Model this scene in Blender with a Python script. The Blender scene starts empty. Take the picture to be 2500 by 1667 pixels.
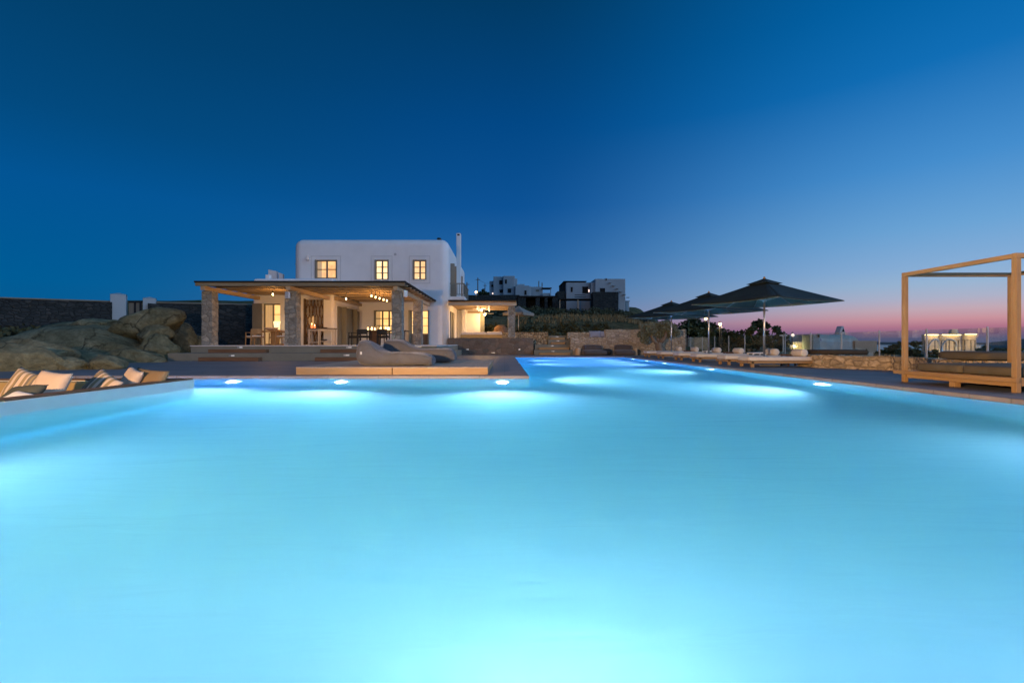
import bpy, bmesh, math, random
from mathutils import Vector, Matrix, noise
R = math.radians
rng = random.Random(7)
sc = bpy.context.scene
COL = sc.collection
H, F, CX, CY = 0.78, 1150.0, 1232.0, 838.0      # eye height, focal length and principal point of the survey
def U(px, Y): return (px - CX) / F * Y
def V(py, Y): return H - (py - CY) / F * Y
def P(px, py, Y): return Vector((U(px, Y), Y, V(py, Y)))
def lin(r, g, b):
    f = lambda c: c/12.92 if c <= .04045 else ((c+.055)/1.055)**2.4
    return (f(r/255), f(g/255), f(b/255), 1)

# ------------------------------------------------------------------ mesh collector
class MB:
    def __init__(s): s.v = []; s.f = []
    def add(s, vs, fs):
        b = len(s.v); s.v += [Vector(v) for v in vs]; s.f += [tuple(i+b for i in f) for f in fs]; return s
    def box(s, x0, y0, z0, x1, y1, z1):
        x0, x1 = sorted((x0, x1)); y0, y1 = sorted((y0, y1)); z0, z1 = sorted((z0, z1))
        vs = [(x, y, z) for z in (z0, z1) for y in (y0, y1) for x in (x0, x1)]
        return s.add(vs, [(0,2,3,1),(4,5,7,6),(0,1,5,4),(2,6,7,3),(0,4,6,2),(1,3,7,5)])
    def obox(s, c, size, rz=0, rx=0, ry=0):
        M = Matrix.Translation(c) @ Matrix.Rotation(rz,4,'Z') @ Matrix.Rotation(ry,4,'Y') @ Matrix.Rotation(rx,4,'X')
        hx, hy, hz = (a/2 for a in size)
        vs = [M @ Vector((x,y,z)) for z in (-hz,hz) for y in (-hy,hy) for x in (-hx,hx)]
        return s.add(vs, [(0,2,3,1),(4,5,7,6),(0,1,5,4),(2,6,7,3),(0,4,6,2),(1,3,7,5)])
    def bar(s, p, q, w, h):
        p, q = Vector(p), Vector(q); d = (q-p); L = d.length; d.normalize()
        up = Vector((0,0,1)) if abs(d.z) < .95 else Vector((0,1,0))
        a = d.cross(up).normalized(); b = a.cross(d).normalized()
        vs = [o + a*sx*w/2 + b*sz*h/2 for o in (p,q) for sx,sz in ((-1,-1),(1,-1),(1,1),(-1,1))]
        return s.add(vs, [(0,3,2,1),(4,5,6,7),(0,1,5,4),(1,2,6,5),(2,3,7,6),(3,0,4,7)])
    def tube(s, pts, r, n=8, caps=True):
        pts = [Vector(p) for p in pts]; rs = r if isinstance(r,(list,tuple)) else [r]*len(pts)
        vs = []; fs = []; prev = None
        for i, p in enumerate(pts):
            d = (pts[min(i+1,len(pts)-1)] - pts[max(i-1,0)]).normalized()
            if prev is None:
                up = Vector((0,0,1)) if abs(d.z) < .9 else Vector((1,0,0)); a = d.cross(up).normalized()
            else: a = (prev - d*prev.dot(d)).normalized()
            prev = a; b = d.cross(a)
            for k in range(n):
                t = 2*math.pi*k/n; vs.append(p + (a*math.cos(t)+b*math.sin(t))*rs[i])
        for i in range(len(pts)-1):
            for k in range(n):
                k2 = (k+1)%n; fs.append((i*n+k, i*n+k2, (i+1)*n+k2, (i+1)*n+k))
        if caps: fs.append(tuple(reversed(range(n)))); fs.append(tuple(range((len(pts)-1)*n, len(pts)*n)))
        return s.add(vs, fs)
    def lathe(s, prof, c=(0,0,0), n=20, cap=True):
        c = Vector(c); vs = []; fs = []
        for r, z in prof:
            for k in range(n):
                t = 2*math.pi*k/n; vs.append(c + Vector((r*math.cos(t), r*math.sin(t), z)))
        for i in range(len(prof)-1):
            for k in range(n):
                k2 = (k+1)%n; fs.append((i*n+k, i*n+k2, (i+1)*n+k2, (i+1)*n+k))
        if cap: fs.append(tuple(reversed(range(n)))); fs.append(tuple(range((len(prof)-1)*n, len(prof)*n)))
        return s.add(vs, fs)
    def grid(s, fn, nu, nv):
        vs = [fn(i/nu, j/nv) for j in range(nv+1) for i in range(nu+1)]
        return s.add(vs, [(j*(nu+1)+i, j*(nu+1)+i+1, (j+1)*(nu+1)+i+1, (j+1)*(nu+1)+i) for j in range(nv) for i in range(nu)])
    def poly(s, pts, z0, z1):
        n = len(pts)
        vs = [(x,y,z0) for x,y in pts] + [(x,y,z1) for x,y in pts]
        return s.add(vs, [tuple(reversed(range(n))), tuple(range(n,2*n))] + [(i,(i+1)%n,n+(i+1)%n,n+i) for i in range(n)])
    def move(s, d, rz=0, start=0):
        M = Matrix.Translation(d) @ Matrix.Rotation(rz,4,'Z')
        for i in range(start, len(s.v)): s.v[i] = M @ s.v[i]
        return s

ORG = {}
def mkmesh(name, mb, mat, org, smooth=False):
    me = bpy.data.meshes.new(name)
    me.from_pydata([v-org for v in mb.v], [], mb.f); me.update()
    if mat: me.materials.append(mat)
    if smooth: me.polygons.foreach_set('use_smooth', [True]*len(me.polygons))
    return me
def fin(o, bevel, solid, subsurf):
    if solid:
        m = o.modifiers.new('thickness','SOLIDIFY'); m.thickness = solid
    if bevel:
        m = o.modifiers.new('edge','BEVEL'); m.width = bevel; m.segments = 2; m.limit_method = 'ANGLE'; m.angle_limit = R(40); m.harden_normals = False
    if subsurf:
        m = o.modifiers.new('sub','SUBSURF'); m.levels = m.render_levels = subsurf
def obj(name, mb, mat, parent, smooth=False, bevel=0, solid=0, subsurf=0, label=None):
    org = ORG[parent.name]
    o = bpy.data.objects.new(name, mkmesh(name, mb, mat, org, smooth)); COL.objects.link(o)
    o.parent = parent; ORG[o.name] = org
    if label: o['label'] = label
    fin(o, bevel, solid, subsurf); return o
def thing(name, label, cat, loc=(0,0,0), group=None):
    o = bpy.data.objects.new(name, None); COL.objects.link(o)
    o.location = loc; ORG[o.name] = Vector(loc); o.empty_display_size = .2
    o['label'] = label; o['category'] = cat; o['kind'] = 'thing'
    if group: o['group'] = group
    return o
def single(name, mb, mat, label, cat, group=None, smooth=False, bevel=0, solid=0, subsurf=0, kind='thing'):
    xs = [v.x for v in mb.v]; ys = [v.y for v in mb.v]; zs = [v.z for v in mb.v]
    org = Vector(((min(xs)+max(xs))/2, (min(ys)+max(ys))/2, min(zs)))
    o = bpy.data.objects.new(name, mkmesh(name, mb, mat, org, smooth)); COL.objects.link(o)
    o.location = org; ORG[o.name] = org
    o['label'] = label; o['category'] = cat; o['kind'] = kind
    if group: o['group'] = group
    fin(o, bevel, solid, subsurf); return o
def struct(name, mb, mat, smooth=False, bevel=0, kind='structure', label=None):
    o = bpy.data.objects.new(name, mkmesh(name, mb, mat, Vector((0,0,0)), smooth)); COL.objects.link(o)
    o['kind'] = kind
    if label: o['label'] = label; o['category'] = name.replace('_',' ')
    fin(o, bevel, 0, 0); return o
def kids(o): return [c for c in bpy.data.objects if c.parent == o]
def copy_tree(o, label=None, loc=None, rz=None, parent=None):
    c = o.copy(); COL.objects.link(c); c.parent = parent
    if label: c['label'] = label
    if loc is not None: c.location = loc
    if rz is not None: c.rotation_euler = (0,0,rz)
    ORG[c.name] = ORG[o.name]
    for ch in kids(o): copy_tree(ch, parent=c)
    return c
def lamp(name, loc, power, color, radius=.05, parent=None):
    l = bpy.data.lights.new(name, 'POINT'); l.energy = power; l.color = color; l.shadow_soft_size = radius
    o = bpy.data.objects.new(name, l); COL.objects.link(o)
    if parent is not None:
        o.parent = parent; o.location = Vector(loc) - ORG[parent.name]
    else: o.location = loc
    return o

# ------------------------------------------------------------------ materials
def base_mat(name, rough=.7, spec=.3):
    m = bpy.data.materials.new(name); m.use_nodes = True
    nt = m.node_tree; b = nt.nodes['Principled BSDF']
    b.inputs['Roughness'].default_value = rough; b.inputs['Specular IOR Level'].default_value = spec
    return m, nt, b
def coords(nt, scale=(1,1,1), rot=(0,0,0)):
    tc = nt.nodes.new('ShaderNodeTexCoord'); mp = nt.nodes.new('ShaderNodeMapping')
    mp.inputs['Scale'].default_value = scale; mp.inputs['Rotation'].default_value = rot
    nt.links.new(tc.outputs['Object'], mp.inputs['Vector']); return mp.outputs['Vector']
def noise_n(nt, vec, scale, detail=6, rough=.6, dist=0):
    n = nt.nodes.new('ShaderNodeTexNoise'); n.inputs['Scale'].default_value = scale
    n.inputs['Detail'].default_value = detail; n.inputs['Roughness'].default_value = rough; n.inputs['Distortion'].default_value = dist
    nt.links.new(vec, n.inputs['Vector']); return n
def ramp(nt, fac, stops, interp='LINEAR'):
    r = nt.nodes.new('ShaderNodeValToRGB'); cr = r.color_ramp; cr.interpolation = interp
    while len(cr.elements) < len(stops): cr.elements.new(.5)
    for e, (p, c) in zip(cr.elements, stops): e.position = p; e.color = c if len(c) == 4 else (*c, 1)
    if fac is not None: nt.links.new(fac, r.inputs['Fac'])
    return r.outputs['Color']
def bump(nt, b, height, strength, dist=.02):
    n = nt.nodes.new('ShaderNodeBump'); n.inputs['Strength'].default_value = strength; n.inputs['Distance'].default_value = dist
    nt.links.new(height, n.inputs['Height']); nt.links.new(n.outputs['Normal'], b.inputs['Normal']); return n
def mixc(nt, fac, a, b2, mode='MIX'):
    n = nt.nodes.new('ShaderNodeMix'); n.data_type = 'RGBA'; n.blend_type = mode
    for sock, val in ((n.inputs[0], fac), (n.inputs[6], a), (n.inputs[7], b2)):
        if isinstance(val, (int,float)): sock.default_value = val
        elif isinstance(val, tuple): sock.default_value = val if len(val) == 4 else (*val, 1)
        else: nt.links.new(val, sock)
    return n.outputs[2]
def noisy(name, c1, c2, scale=3, rough=.7, bmp=.2, stretch=(1,1,1), spec=.3, fine=None, dist=.02, metal=0, sheen=0):
    m, nt, b = base_mat(name, rough, spec); v = coords(nt, stretch)
    n = noise_n(nt, v, scale)
    col = ramp(nt, n.outputs['Fac'], [(.3,c1),(.7,c2)])
    nt.links.new(col, b.inputs['Base Color']); b.inputs['Metallic'].default_value = metal
    if sheen: b.inputs['Sheen Weight'].default_value = sheen
    if bmp:
        n2 = noise_n(nt, v, fine or scale*6, 4); bump(nt, b, n2.outputs['Fac'], bmp, dist)
    return m
def stone(name, cols, mortar, scale=2.6, zs=1.7, bmp=.8, joint=.06, jitter=.12):
    m, nt, b = base_mat(name, .85, .2); v0 = coords(nt, (1,1,zs))
    nz = noise_n(nt, v0, 3.5, 3)
    add = nt.nodes.new('ShaderNodeVectorMath'); add.operation = 'MULTIPLY_ADD'
    nt.links.new(nz.outputs['Color'], add.inputs[0]); add.inputs[1].default_value = (jitter*2,)*3; nt.links.new(v0, add.inputs[2])
    vo = nt.nodes.new('ShaderNodeTexVoronoi'); vo.inputs['Scale'].default_value = scale
    ve = nt.nodes.new('ShaderNodeTexVoronoi'); ve.feature = 'DISTANCE_TO_EDGE'; ve.inputs['Scale'].default_value = scale
    for x in (vo, ve): nt.links.new(add.outputs[0], x.inputs['Vector']); x.inputs['Randomness'].default_value = .9
    sp = nt.nodes.new('ShaderNodeSeparateColor'); nt.links.new(vo.outputs['Color'], sp.inputs[0])
    col = ramp(nt, sp.outputs[0], [(i/(len(cols)-1), c) for i, c in enumerate(cols)])
    gr = noise_n(nt, v0, 14, 6, .7)
    col = mixc(nt, .55, col, ramp(nt, gr.outputs['Fac'], [(.3,(.35,.35,.35)),(.72,(1.25,1.22,1.18))]), 'MULTIPLY')
    edge = ramp(nt, ve.outputs['Distance'], [(joint*.3,(0,0,0)),(joint,(1,1,1))])
    col = mixc(nt, edge, mortar, col)
    nt.links.new(col, b.inputs['Base Color'])
    hsum = nt.nodes.new('ShaderNodeMath'); hsum.operation = 'MULTIPLY_ADD'
    nt.links.new(gr.outputs['Fac'], hsum.inputs[0]); hsum.inputs[1].default_value = .5
    eh = ramp(nt, ve.outputs['Distance'], [(0,(0,0,0)),(joint*2.5,(1,1,1))]); nt.links.new(eh, hsum.inputs[2])
    bump(nt, b, hsum.outputs[0], bmp, .04); return m
def wood(name, c1, c2, axis='x', scale=6, rough=.55, bmp=.15):
    s = {'x':(.12,1.6,1.6),'y':(1.6,.12,1.6),'z':(1.6,1.6,.12)}[axis]
    m, nt, b = base_mat(name, rough, .3); v = coords(nt, s)
    n = noise_n(nt, v, scale, 8, .65, .6); n2 = noise_n(nt, v, scale*5, 4, .6)
    col = ramp(nt, n.outputs['Fac'], [(.28,c1),(.52,tuple((a+d)/2 for a,d in zip(c1,c2))),(.72,c2)])
    col = mixc(nt, .35, col, ramp(nt, n2.outputs['Fac'], [(.3,(.5,.5,.5)),(.6,(1.1,1.1,1.1))]), 'MULTIPLY')
    nt.links.new(col, b.inputs['Base Color']); bump(nt, b, n2.outputs['Fac'], bmp, .01); return m
def emit(name, col, strength, vary=0, scale=2):
    m, nt, b = base_mat(name); b.inputs['Base Color'].default_value = (.6,.5,.4,1)
    b.inputs['Emission Color'].default_value = (*col, 1); b.inputs['Emission Strength'].default_value = strength
    if vary:
        v = coords(nt, (1,1,1)); n = noise_n(nt, v, scale, 2)
        c = ramp(nt, n.outputs['Fac'], [(.32, tuple(a*(1-vary*k) for a,k in zip(col,(.35,.6,.85)))),(.62, col)])
        nt.links.new(c, b.inputs['Emission Color'])
    return m
def glass_mat(name, tint=(.93,.97,.95), refl=1.0):
    m = bpy.data.materials.new(name); m.use_nodes = True; nt = m.node_tree; nt.nodes.clear()
    o = nt.nodes.new('ShaderNodeOutputMaterial'); mx = nt.nodes.new('ShaderNodeMixShader')
    t = nt.nodes.new('ShaderNodeBsdfTransparent'); t.inputs[0].default_value = (*tint,1)
    g = nt.nodes.new('ShaderNodeBsdfGlossy'); g.inputs['Roughness'].default_value = .02
    fr = nt.nodes.new('ShaderNodeFresnel'); fr.inputs['IOR'].default_value = 1.45
    mu = nt.nodes.new('ShaderNodeMath'); mu.operation = 'MULTIPLY'; mu.inputs[1].default_value = refl
    nt.links.new(fr.outputs[0], mu.inputs[0]); nt.links.new(mu.outputs[0], mx.inputs[0])
    nt.links.new(t.outputs[0], mx.inputs[1]); nt.links.new(g.outputs[0], mx.inputs[2]); nt.links.new(mx.outputs[0], o.inputs[0]); return m

M = {}
M['plaster'] = noisy('white_plaster', (.74,.73,.71), (.80,.79,.77), 1.3, .9, .12, fine=30, spec=.15)
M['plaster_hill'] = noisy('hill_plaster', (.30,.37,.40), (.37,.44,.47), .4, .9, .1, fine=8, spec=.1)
M['plaster_old'] = noisy('weathered_plaster', (.55,.55,.54), (.68,.67,.65), 1.0, .9, .15, fine=20, spec=.15)
M['stone_column'] = stone('column_stone', [(.19,.18,.15),(.34,.32,.265),(.25,.245,.215),(.42,.385,.31),(.21,.20,.165)], (.22,.21,.175), 3.4, 1.5)
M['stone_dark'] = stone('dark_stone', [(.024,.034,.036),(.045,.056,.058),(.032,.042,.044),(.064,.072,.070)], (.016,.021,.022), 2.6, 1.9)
M['stone_brown'] = stone('brown_stone', [(.16,.12,.09),(.24,.18,.135),(.19,.15,.12),(.13,.13,.115),(.27,.21,.16)], (.15,.12,.09), 2.4, 1.6, .5, .05)
M['stone_pale'] = stone('pale_stone', [(.46,.36,.24),(.60,.48,.33),(.38,.31,.22),(.64,.52,.37),(.50,.41,.30)], (.34,.27,.18), 3.6, 1.7, 1.0, .07)
M['stone_rough'] = stone('ochre_rubble_stone', [(.34,.26,.16),(.50,.40,.26),(.26,.20,.12),(.46,.36,.22)], (.12,.09,.055), 4.2, 1.0, 1.0, .07)
M['render_grey'] = noisy('cement_render', (.165,.17,.14), (.21,.213,.178), 1.1, .85, .1, fine=25)
M['wood_deck'] = wood('larch_boards', (.34,.21,.10), (.47,.31,.16), 'x', 4)
M['wood_top'] = wood('larch_decking', (.40,.31,.23), (.52,.41,.31), 'y', 5, .7)
M['teak_x'] = wood('teak_lengthwise', (.28,.165,.07), (.43,.275,.125), 'x', 5)
M['teak_y'] = wood('teak_crosswise', (.28,.165,.07), (.43,.275,.125), 'y', 5)
M['teak_z'] = wood('teak_upright', (.28,.165,.07), (.43,.275,.125), 'z', 5)
M['beam'] = wood('weathered_beam', (.34,.25,.155), (.56,.43,.28), 'x', 3, .75)
M['fascia'] = wood('old_fascia_beam', (.15,.13,.085), (.27,.23,.15), 'x', 3, .8)
M['beam_y'] = wood('weathered_crossbeam', (.34,.25,.155), (.56,.43,.28), 'y', 3, .75)
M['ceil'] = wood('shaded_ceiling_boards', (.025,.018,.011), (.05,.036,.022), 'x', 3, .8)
M['dark_wood'] = wood('dark_wood', (.06,.04,.025), (.13,.085,.05), 'x', 4)
M['sleeper'] = wood('sleeper_wood', (.12,.065,.035), (.21,.12,.065), 'x', 4, .8)
M['branch'] = wood('branch_wood', (.12,.065,.03), (.26,.15,.07), 'z', 4, .8)
M['roof_dark'] = noisy('dark_roofing', (.010,.010,.009), (.02,.019,.017), 3, .9, .2)
M['shutter'] = noisy('olive_grey_paint', (.17,.165,.13), (.21,.20,.16), 2, .6, .06, (1,1,.2))
M['frame'] = noisy('grey_window_paint', (.15,.14,.12), (.19,.18,.15), 2, .5, .05)
M['white_wood'] = noisy('whitewashed_wood', (.48,.43,.36), (.62,.57,.49), 4, .7, .15, (1,1,.3))
M['bean'] = noisy('grey_canvas', (.085,.083,.088), (.12,.118,.123), 2, .9, .6, fine=9, sheen=.3, dist=.05)
M['bean_dark'] = noisy('brown_grey_canvas', (.075,.062,.058), (.10,.085,.078), 2, .9, .25, fine=10, sheen=.2, dist=.05)
M['cream'] = noisy('cream_canvas', (.60,.54,.47), (.68,.62,.54), 3, .9, .15, fine=40)
M['beige'] = noisy('beige_linen', (.52,.40,.30), (.60,.47,.36), 3, .9, .2, fine=60)
M['tan'] = noisy('tan_upholstery', (.36,.24,.095), (.42,.29,.12), 3, .9, .15, fine=50)
M['brown_cloth'] = noisy('brown_linen', (.20,.135,.07), (.25,.17,.09), 3, .9, .2, fine=60)
M['green_cloth'] = noisy('dark_olive_cloth', (.06,.066,.05), (.085,.09,.07), 3, .9, .2, fine=60)
M['white_cloth'] = noisy('white_cloth', (.62,.60,.57), (.72,.70,.67), 3, .9, .2, fine=60)
M['lilac_cloth'] = noisy('pale_grey_cloth', (.27,.27,.31), (.33,.33,.37), 3, .9, .2, fine=60)
M['olive_pad'] = noisy('olive_mattress', (.085,.072,.05), (.115,.098,.068), 3, .85, .12, fine=40)
M['dark_pad'] = noisy('dark_brown_mattress', (.045,.035,.025), (.065,.052,.036), 3, .85, .12, fine=40)
M['canopy'] = noisy('black_green_canvas', (.010,.019,.017), (.018,.030,.027), 2, .75, .1, fine=30)
M['lit_underside'] = noisy('lit_green_underside', (.20,.26,.22), (.26,.33,.28), 2, .8, .1, fine=30)  # paler tone paints light from below onto the canopy underside
M['parasol'] = noisy('pale_canvas', (.24,.21,.175), (.30,.265,.22), 2, .85, .1, fine=30)
M['steel'] = noisy('brushed_steel', (.62,.60,.58), (.72,.70,.68), 8, .32, .04, (1,1,.1), metal=.9)
M['alu'] = noisy('grey_aluminium', (.42,.43,.43), (.50,.51,.51), 8, .4, .03, metal=.7)
M['white_plastic'] = noisy('white_plastic', (.68,.68,.68), (.74,.74,.74), 5, .4, .03)
M['black'] = noisy('black_weave', (.012,.013,.012), (.028,.030,.027), 12, .6, .2)
M['dark_plate'] = noisy('dark_ceramic', (.05,.05,.055), (.09,.09,.095), 6, .35, .05)
M['iron'] = noisy('dark_iron', (.03,.03,.03), (.05,.05,.05), 6, .5, .05, metal=.6)
M['log'] = wood('split_log', (.50,.34,.19), (.72,.52,.33), 'z', 5, .75)
M['tile_wall'] = noisy('pool_lip_plaster', (.52,.52,.48), (.60,.60,.56), 1.4, .6, .08, fine=24)
M['bark'] = noisy('olive_bark', (.16,.12,.085), (.28,.22,.16), 6, .9, .8, (1,1,.35), dist=.04)
M['leaf_olive'] = noisy('olive_leaf', (.13,.145,.085), (.24,.25,.16), 1.6, .6, 0)
M['leaf_dark'] = noisy('dark_leaf', (.025,.042,.018), (.06,.085,.035), .9, .65, 0)
M['leaf_shrub'] = noisy('shrub_leaf', (.034,.046,.022), (.085,.09,.042), .5, .7, 0)
M['leaf_dry'] = noisy('dry_grass', (.14,.12,.055), (.25,.20,.10), .6, .85, 0)
M['bulb'] = emit('warm_bulb', (1,.74,.45), 3.5)
M['fan_lamp'] = emit('fan_lamp_glass', (1,.74,.42), 5)
M['flame'] = emit('candle_glow', (1,.58,.24), 9, .4, 20)
M['candle_red'] = emit('red_candle_glass', (1,.22,.05), 1.6, .5, 18)
M['pane'] = emit('lit_pane', (1,.55,.15), 1.25, .55, 1.6)
M['pane_bright'] = emit('bright_lit_pane', (1,.60,.20), 1.4, .45, 1.8)
M['curtain'] = emit('lit_curtain', (.85,.52,.18), .42, .3, 3)
M['led'] = emit('step_led', (.8,.9,1), .28)
M['strip'] = emit('warm_led_strip', (1,.72,.30), 5)
M['street'] = emit('sodium_lamp', (1,.62,.22), 9)
M['globe'] = emit('pink_globe', (1,.75,.65), 1.6)
M['pool_lens'] = emit('pool_lamp_lens', (.80,.86,1), 16)
M['glass'] = glass_mat('fence_glass', (.90,.95,.935), .22)
M['clear_glass'] = glass_mat('drinking_glass', (.95,.93,.9), 1.0)

def rock_mat(name='granite', g=1.0, wm=1.0):
    m, nt, b = base_mat(name, .9, .15); v = coords(nt)
    n = noise_n(nt, v, 1.1, 8, .62, .4); n2 = noise_n(nt, v, 7, 8, .7); n3 = noise_n(nt, v, 28, 4, .7)
    col = ramp(nt, n.outputs['Fac'], [(.3,(.13*g*wm,.13*g,.078*g)),(.5,(.235*g*wm,.228*g,.145*g)),(.7,(.37*g*wm,.355*g,.24*g))])
    col = mixc(nt, .7, col, ramp(nt, n2.outputs['Fac'], [(.3,(.45,.45,.43)),(.7,(1.2,1.18,1.1))]), 'MULTIPLY')
    nt.links.new(col, b.inputs['Base Color'])
    a = nt.nodes.new('ShaderNodeMath'); a.operation = 'MULTIPLY_ADD'; nt.links.new(n3.outputs['Fac'], a.inputs[0]); a.inputs[1].default_value = .25; nt.links.new(n2.outputs['Fac'], a.inputs[2])
    wv = nt.nodes.new('ShaderNodeVectorMath'); wv.operation = 'MULTIPLY_ADD'; nt.links.new(n.outputs['Color'], wv.inputs[0]); wv.inputs[1].default_value = (.9,.9,.9); nt.links.new(v, wv.inputs[2])
    vc = nt.nodes.new('ShaderNodeTexVoronoi'); vc.feature = 'DISTANCE_TO_EDGE'; vc.inputs['Scale'].default_value = .42; nt.links.new(wv.outputs[0], vc.inputs['Vector'])
    ck = ramp(nt, vc.outputs['Distance'], [(0,(0,0,0)),(.014,(1,1,1))])
    sm = nt.nodes.new('ShaderNodeMath'); sm.operation = 'MULTIPLY_ADD'; nt.links.new(ck, sm.inputs[0]); sm.inputs[1].default_value = .5; nt.links.new(a.outputs[0], sm.inputs[2])
    ckm = ramp(nt, ck, [(0,(.45,.45,.45)),(1,(1,1,1))]); col = mixc(nt, ckm, (.03,.03,.022), col); nt.links.new(col, b.inputs['Base Color'])
    bump(nt, b, sm.outputs[0], 1.0, .22); return m
M['rock'] = rock_mat('granite', 1.15, .93); M['rock_lit'] = rock_mat('granite_lit', 1.5, .98)  # second one is a lit copy: lighter tone paints warm light on front rocks
def paver_mat(name, c1, c2, mortar, w, h, joint=.012, rot=0, bmp=.25, lo=.65, hi=1.2):
    m, nt, b = base_mat(name, .62, .35); v = coords(nt, (1,1,1), (0,0,rot))
    br = nt.nodes.new('ShaderNodeTexBrick'); br.offset = .5
    for k, x in (('Color1',c1),('Color2',c2),('Mortar',mortar)): br.inputs[k].default_value = (*x,1)
    br.inputs['Scale'].default_value = 1; br.inputs['Mortar Size'].default_value = joint; br.inputs['Mortar Smooth'].default_value = .2
    br.inputs['Brick Width'].default_value = w; br.inputs['Row Height'].default_value = h; br.inputs['Bias'].default_value = 0
    nt.links.new(v, br.inputs['Vector'])
    n = noise_n(nt, v, 2.2, 8, .65); n2 = noise_n(nt, v, 25, 4)
    col = mixc(nt, .6, br.outputs['Color'], ramp(nt, n.outputs['Fac'], [(.3,(lo,lo,lo)),(.7,(hi,hi,hi))]), 'MULTIPLY')
    nt.links.new(col, b.inputs['Base Color'])
    rr = ramp(nt, n.outputs['Fac'], [(.3,(.5,.5,.5)),(.7,(.72,.72,.72))]); nt.links.new(rr, b.inputs['Roughness'])
    s = nt.nodes.new('ShaderNodeMath'); s.operation = 'MULTIPLY_ADD'; nt.links.new(n2.outputs['Fac'], s.inputs[0]); s.inputs[1].default_value = .3
    inv = nt.nodes.new('ShaderNodeMath'); inv.operation = 'SUBTRACT'; inv.inputs[0].default_value = 1; nt.links.new(br.outputs['Fac'], inv.inputs[1]); nt.links.new(inv.outputs[0], s.inputs[2])
    bump(nt, b, s.outputs[0], bmp, .01); return m
M['deck'] = paver_mat('grey_pavers', (.15,.157,.160), (.185,.190,.192), (.10,.10,.10), 1.2, .6)
M['coping'] = paver_mat('coping_stone', (.24,.205,.19), (.27,.235,.22), (.17,.15,.14), 1.2, .6)
M['basin'] = paver_mat('pool_mosaic', (.80,.86,.90), (.82,.88,.92), (.74,.80,.85), .3, .3, .006, 0, .05, .93, 1.0)
def earth_mat():
    m, nt, b = base_mat('dry_earth', .95, .1); v = coords(nt)
    n = noise_n(nt, v, .25, 8, .65); n2 = noise_n(nt, v, 2.2, 8, .7)
    col = ramp(nt, n.outputs['Fac'], [(.35,(.075,.08,.04)),(.5,(.145,.13,.068)),(.68,(.22,.175,.10))])
    col = mixc(nt, .8, col, ramp(nt, n2.outputs['Fac'], [(.35,(.35,.4,.32)),(.65,(1.15,1.1,1.0))]), 'MULTIPLY')
    nt.links.new(col, b.inputs['Base Color']); bump(nt, b, n2.outputs['Fac'], 1, .4); return m
M['earth'] = earth_mat()
M['sea'] = noisy('sea_water', (.015,.03,.05), (.02,.04,.065), .02, .25, .3, fine=.3, spec=.5, dist=.6)
M['island'] = noisy('far_hills', (.05,.075,.085), (.07,.095,.10), .002, .95, 0)

def stripe_mat():
    m, nt, b = base_mat('striped_linen', .9, .2); v = coords(nt)
    sx = nt.nodes.new('ShaderNodeSeparateXYZ'); nt.links.new(v, sx.inputs[0])
    mu = nt.nodes.new('ShaderNodeMath'); mu.operation = 'MULTIPLY_ADD'; mu.inputs[1].default_value = 1.9; mu.inputs[2].default_value = .5
    nt.links.new(sx.outputs['X'], mu.inputs[0])
    L = (.58,.46,.35); O = (.30,.23,.13); D = (.17,.15,.12)
    col = ramp(nt, mu.outputs[0], [(0,L),(.12,O),(.24,L),(.34,O),(.42,D),(.46,L),(.58,O),(.70,L),(.76,D),(.84,O),(.9,D),(.95,L)], 'CONSTANT')
    nt.links.new(col, b.inputs['Base Color'])
    n = noise_n(nt, v, 60, 3); bump(nt, b, n.outputs['Fac'], .15, .01); return m
M['stripe'] = stripe_mat()

def water_mat():
    m = bpy.data.materials.new('pool_water'); m.use_nodes = True; nt = m.node_tree; nt.nodes.clear()
    o = nt.nodes.new('ShaderNodeOutputMaterial'); mx = nt.nodes.new('ShaderNodeMixShader')
    rf = nt.nodes.new('ShaderNodeBsdfRefraction'); rf.inputs['Roughness'].default_value = .27; rf.inputs['IOR'].default_value = 1.27
    gl = nt.nodes.new('ShaderNodeBsdfGlossy'); gl.inputs['Roughness'].default_value = .42
    fr = nt.nodes.new('ShaderNodeFresnel'); fr.inputs['IOR'].default_value = 1.22
    v = coords(nt, (.35,1.5,1)); n = noise_n(nt, v, 2.6, 5, .6, .6)
    b = nt.nodes.new('ShaderNodeBump'); b.inputs['Strength'].default_value = .30; b.inputs['Distance'].default_value = .06
    nt.links.new(n.outputs['Fac'], b.inputs['Height'])
    for x in (rf, gl, fr): nt.links.new(b.outputs['Normal'], x.inputs['Normal'])
    mu = nt.nodes.new('ShaderNodeMath'); mu.operation = 'MULTIPLY'; mu.inputs[1].default_value = .15; nt.links.new(fr.outputs[0], mu.inputs[0])
    nt.links.new(mu.outputs[0], mx.inputs[0]); nt.links.new(rf.outputs[0], mx.inputs[1]); nt.links.new(gl.outputs[0], mx.inputs[2])
    va = nt.nodes.new('ShaderNodeVolumeAbsorption'); va.inputs['Color'].default_value = (0,.85,.963,1); va.inputs['Density'].default_value = .31
    nt.links.new(mx.outputs[0], o.inputs['Surface']); nt.links.new(va.outputs[0], o.inputs['Volume']); return m
M['water'] = water_mat()

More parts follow.
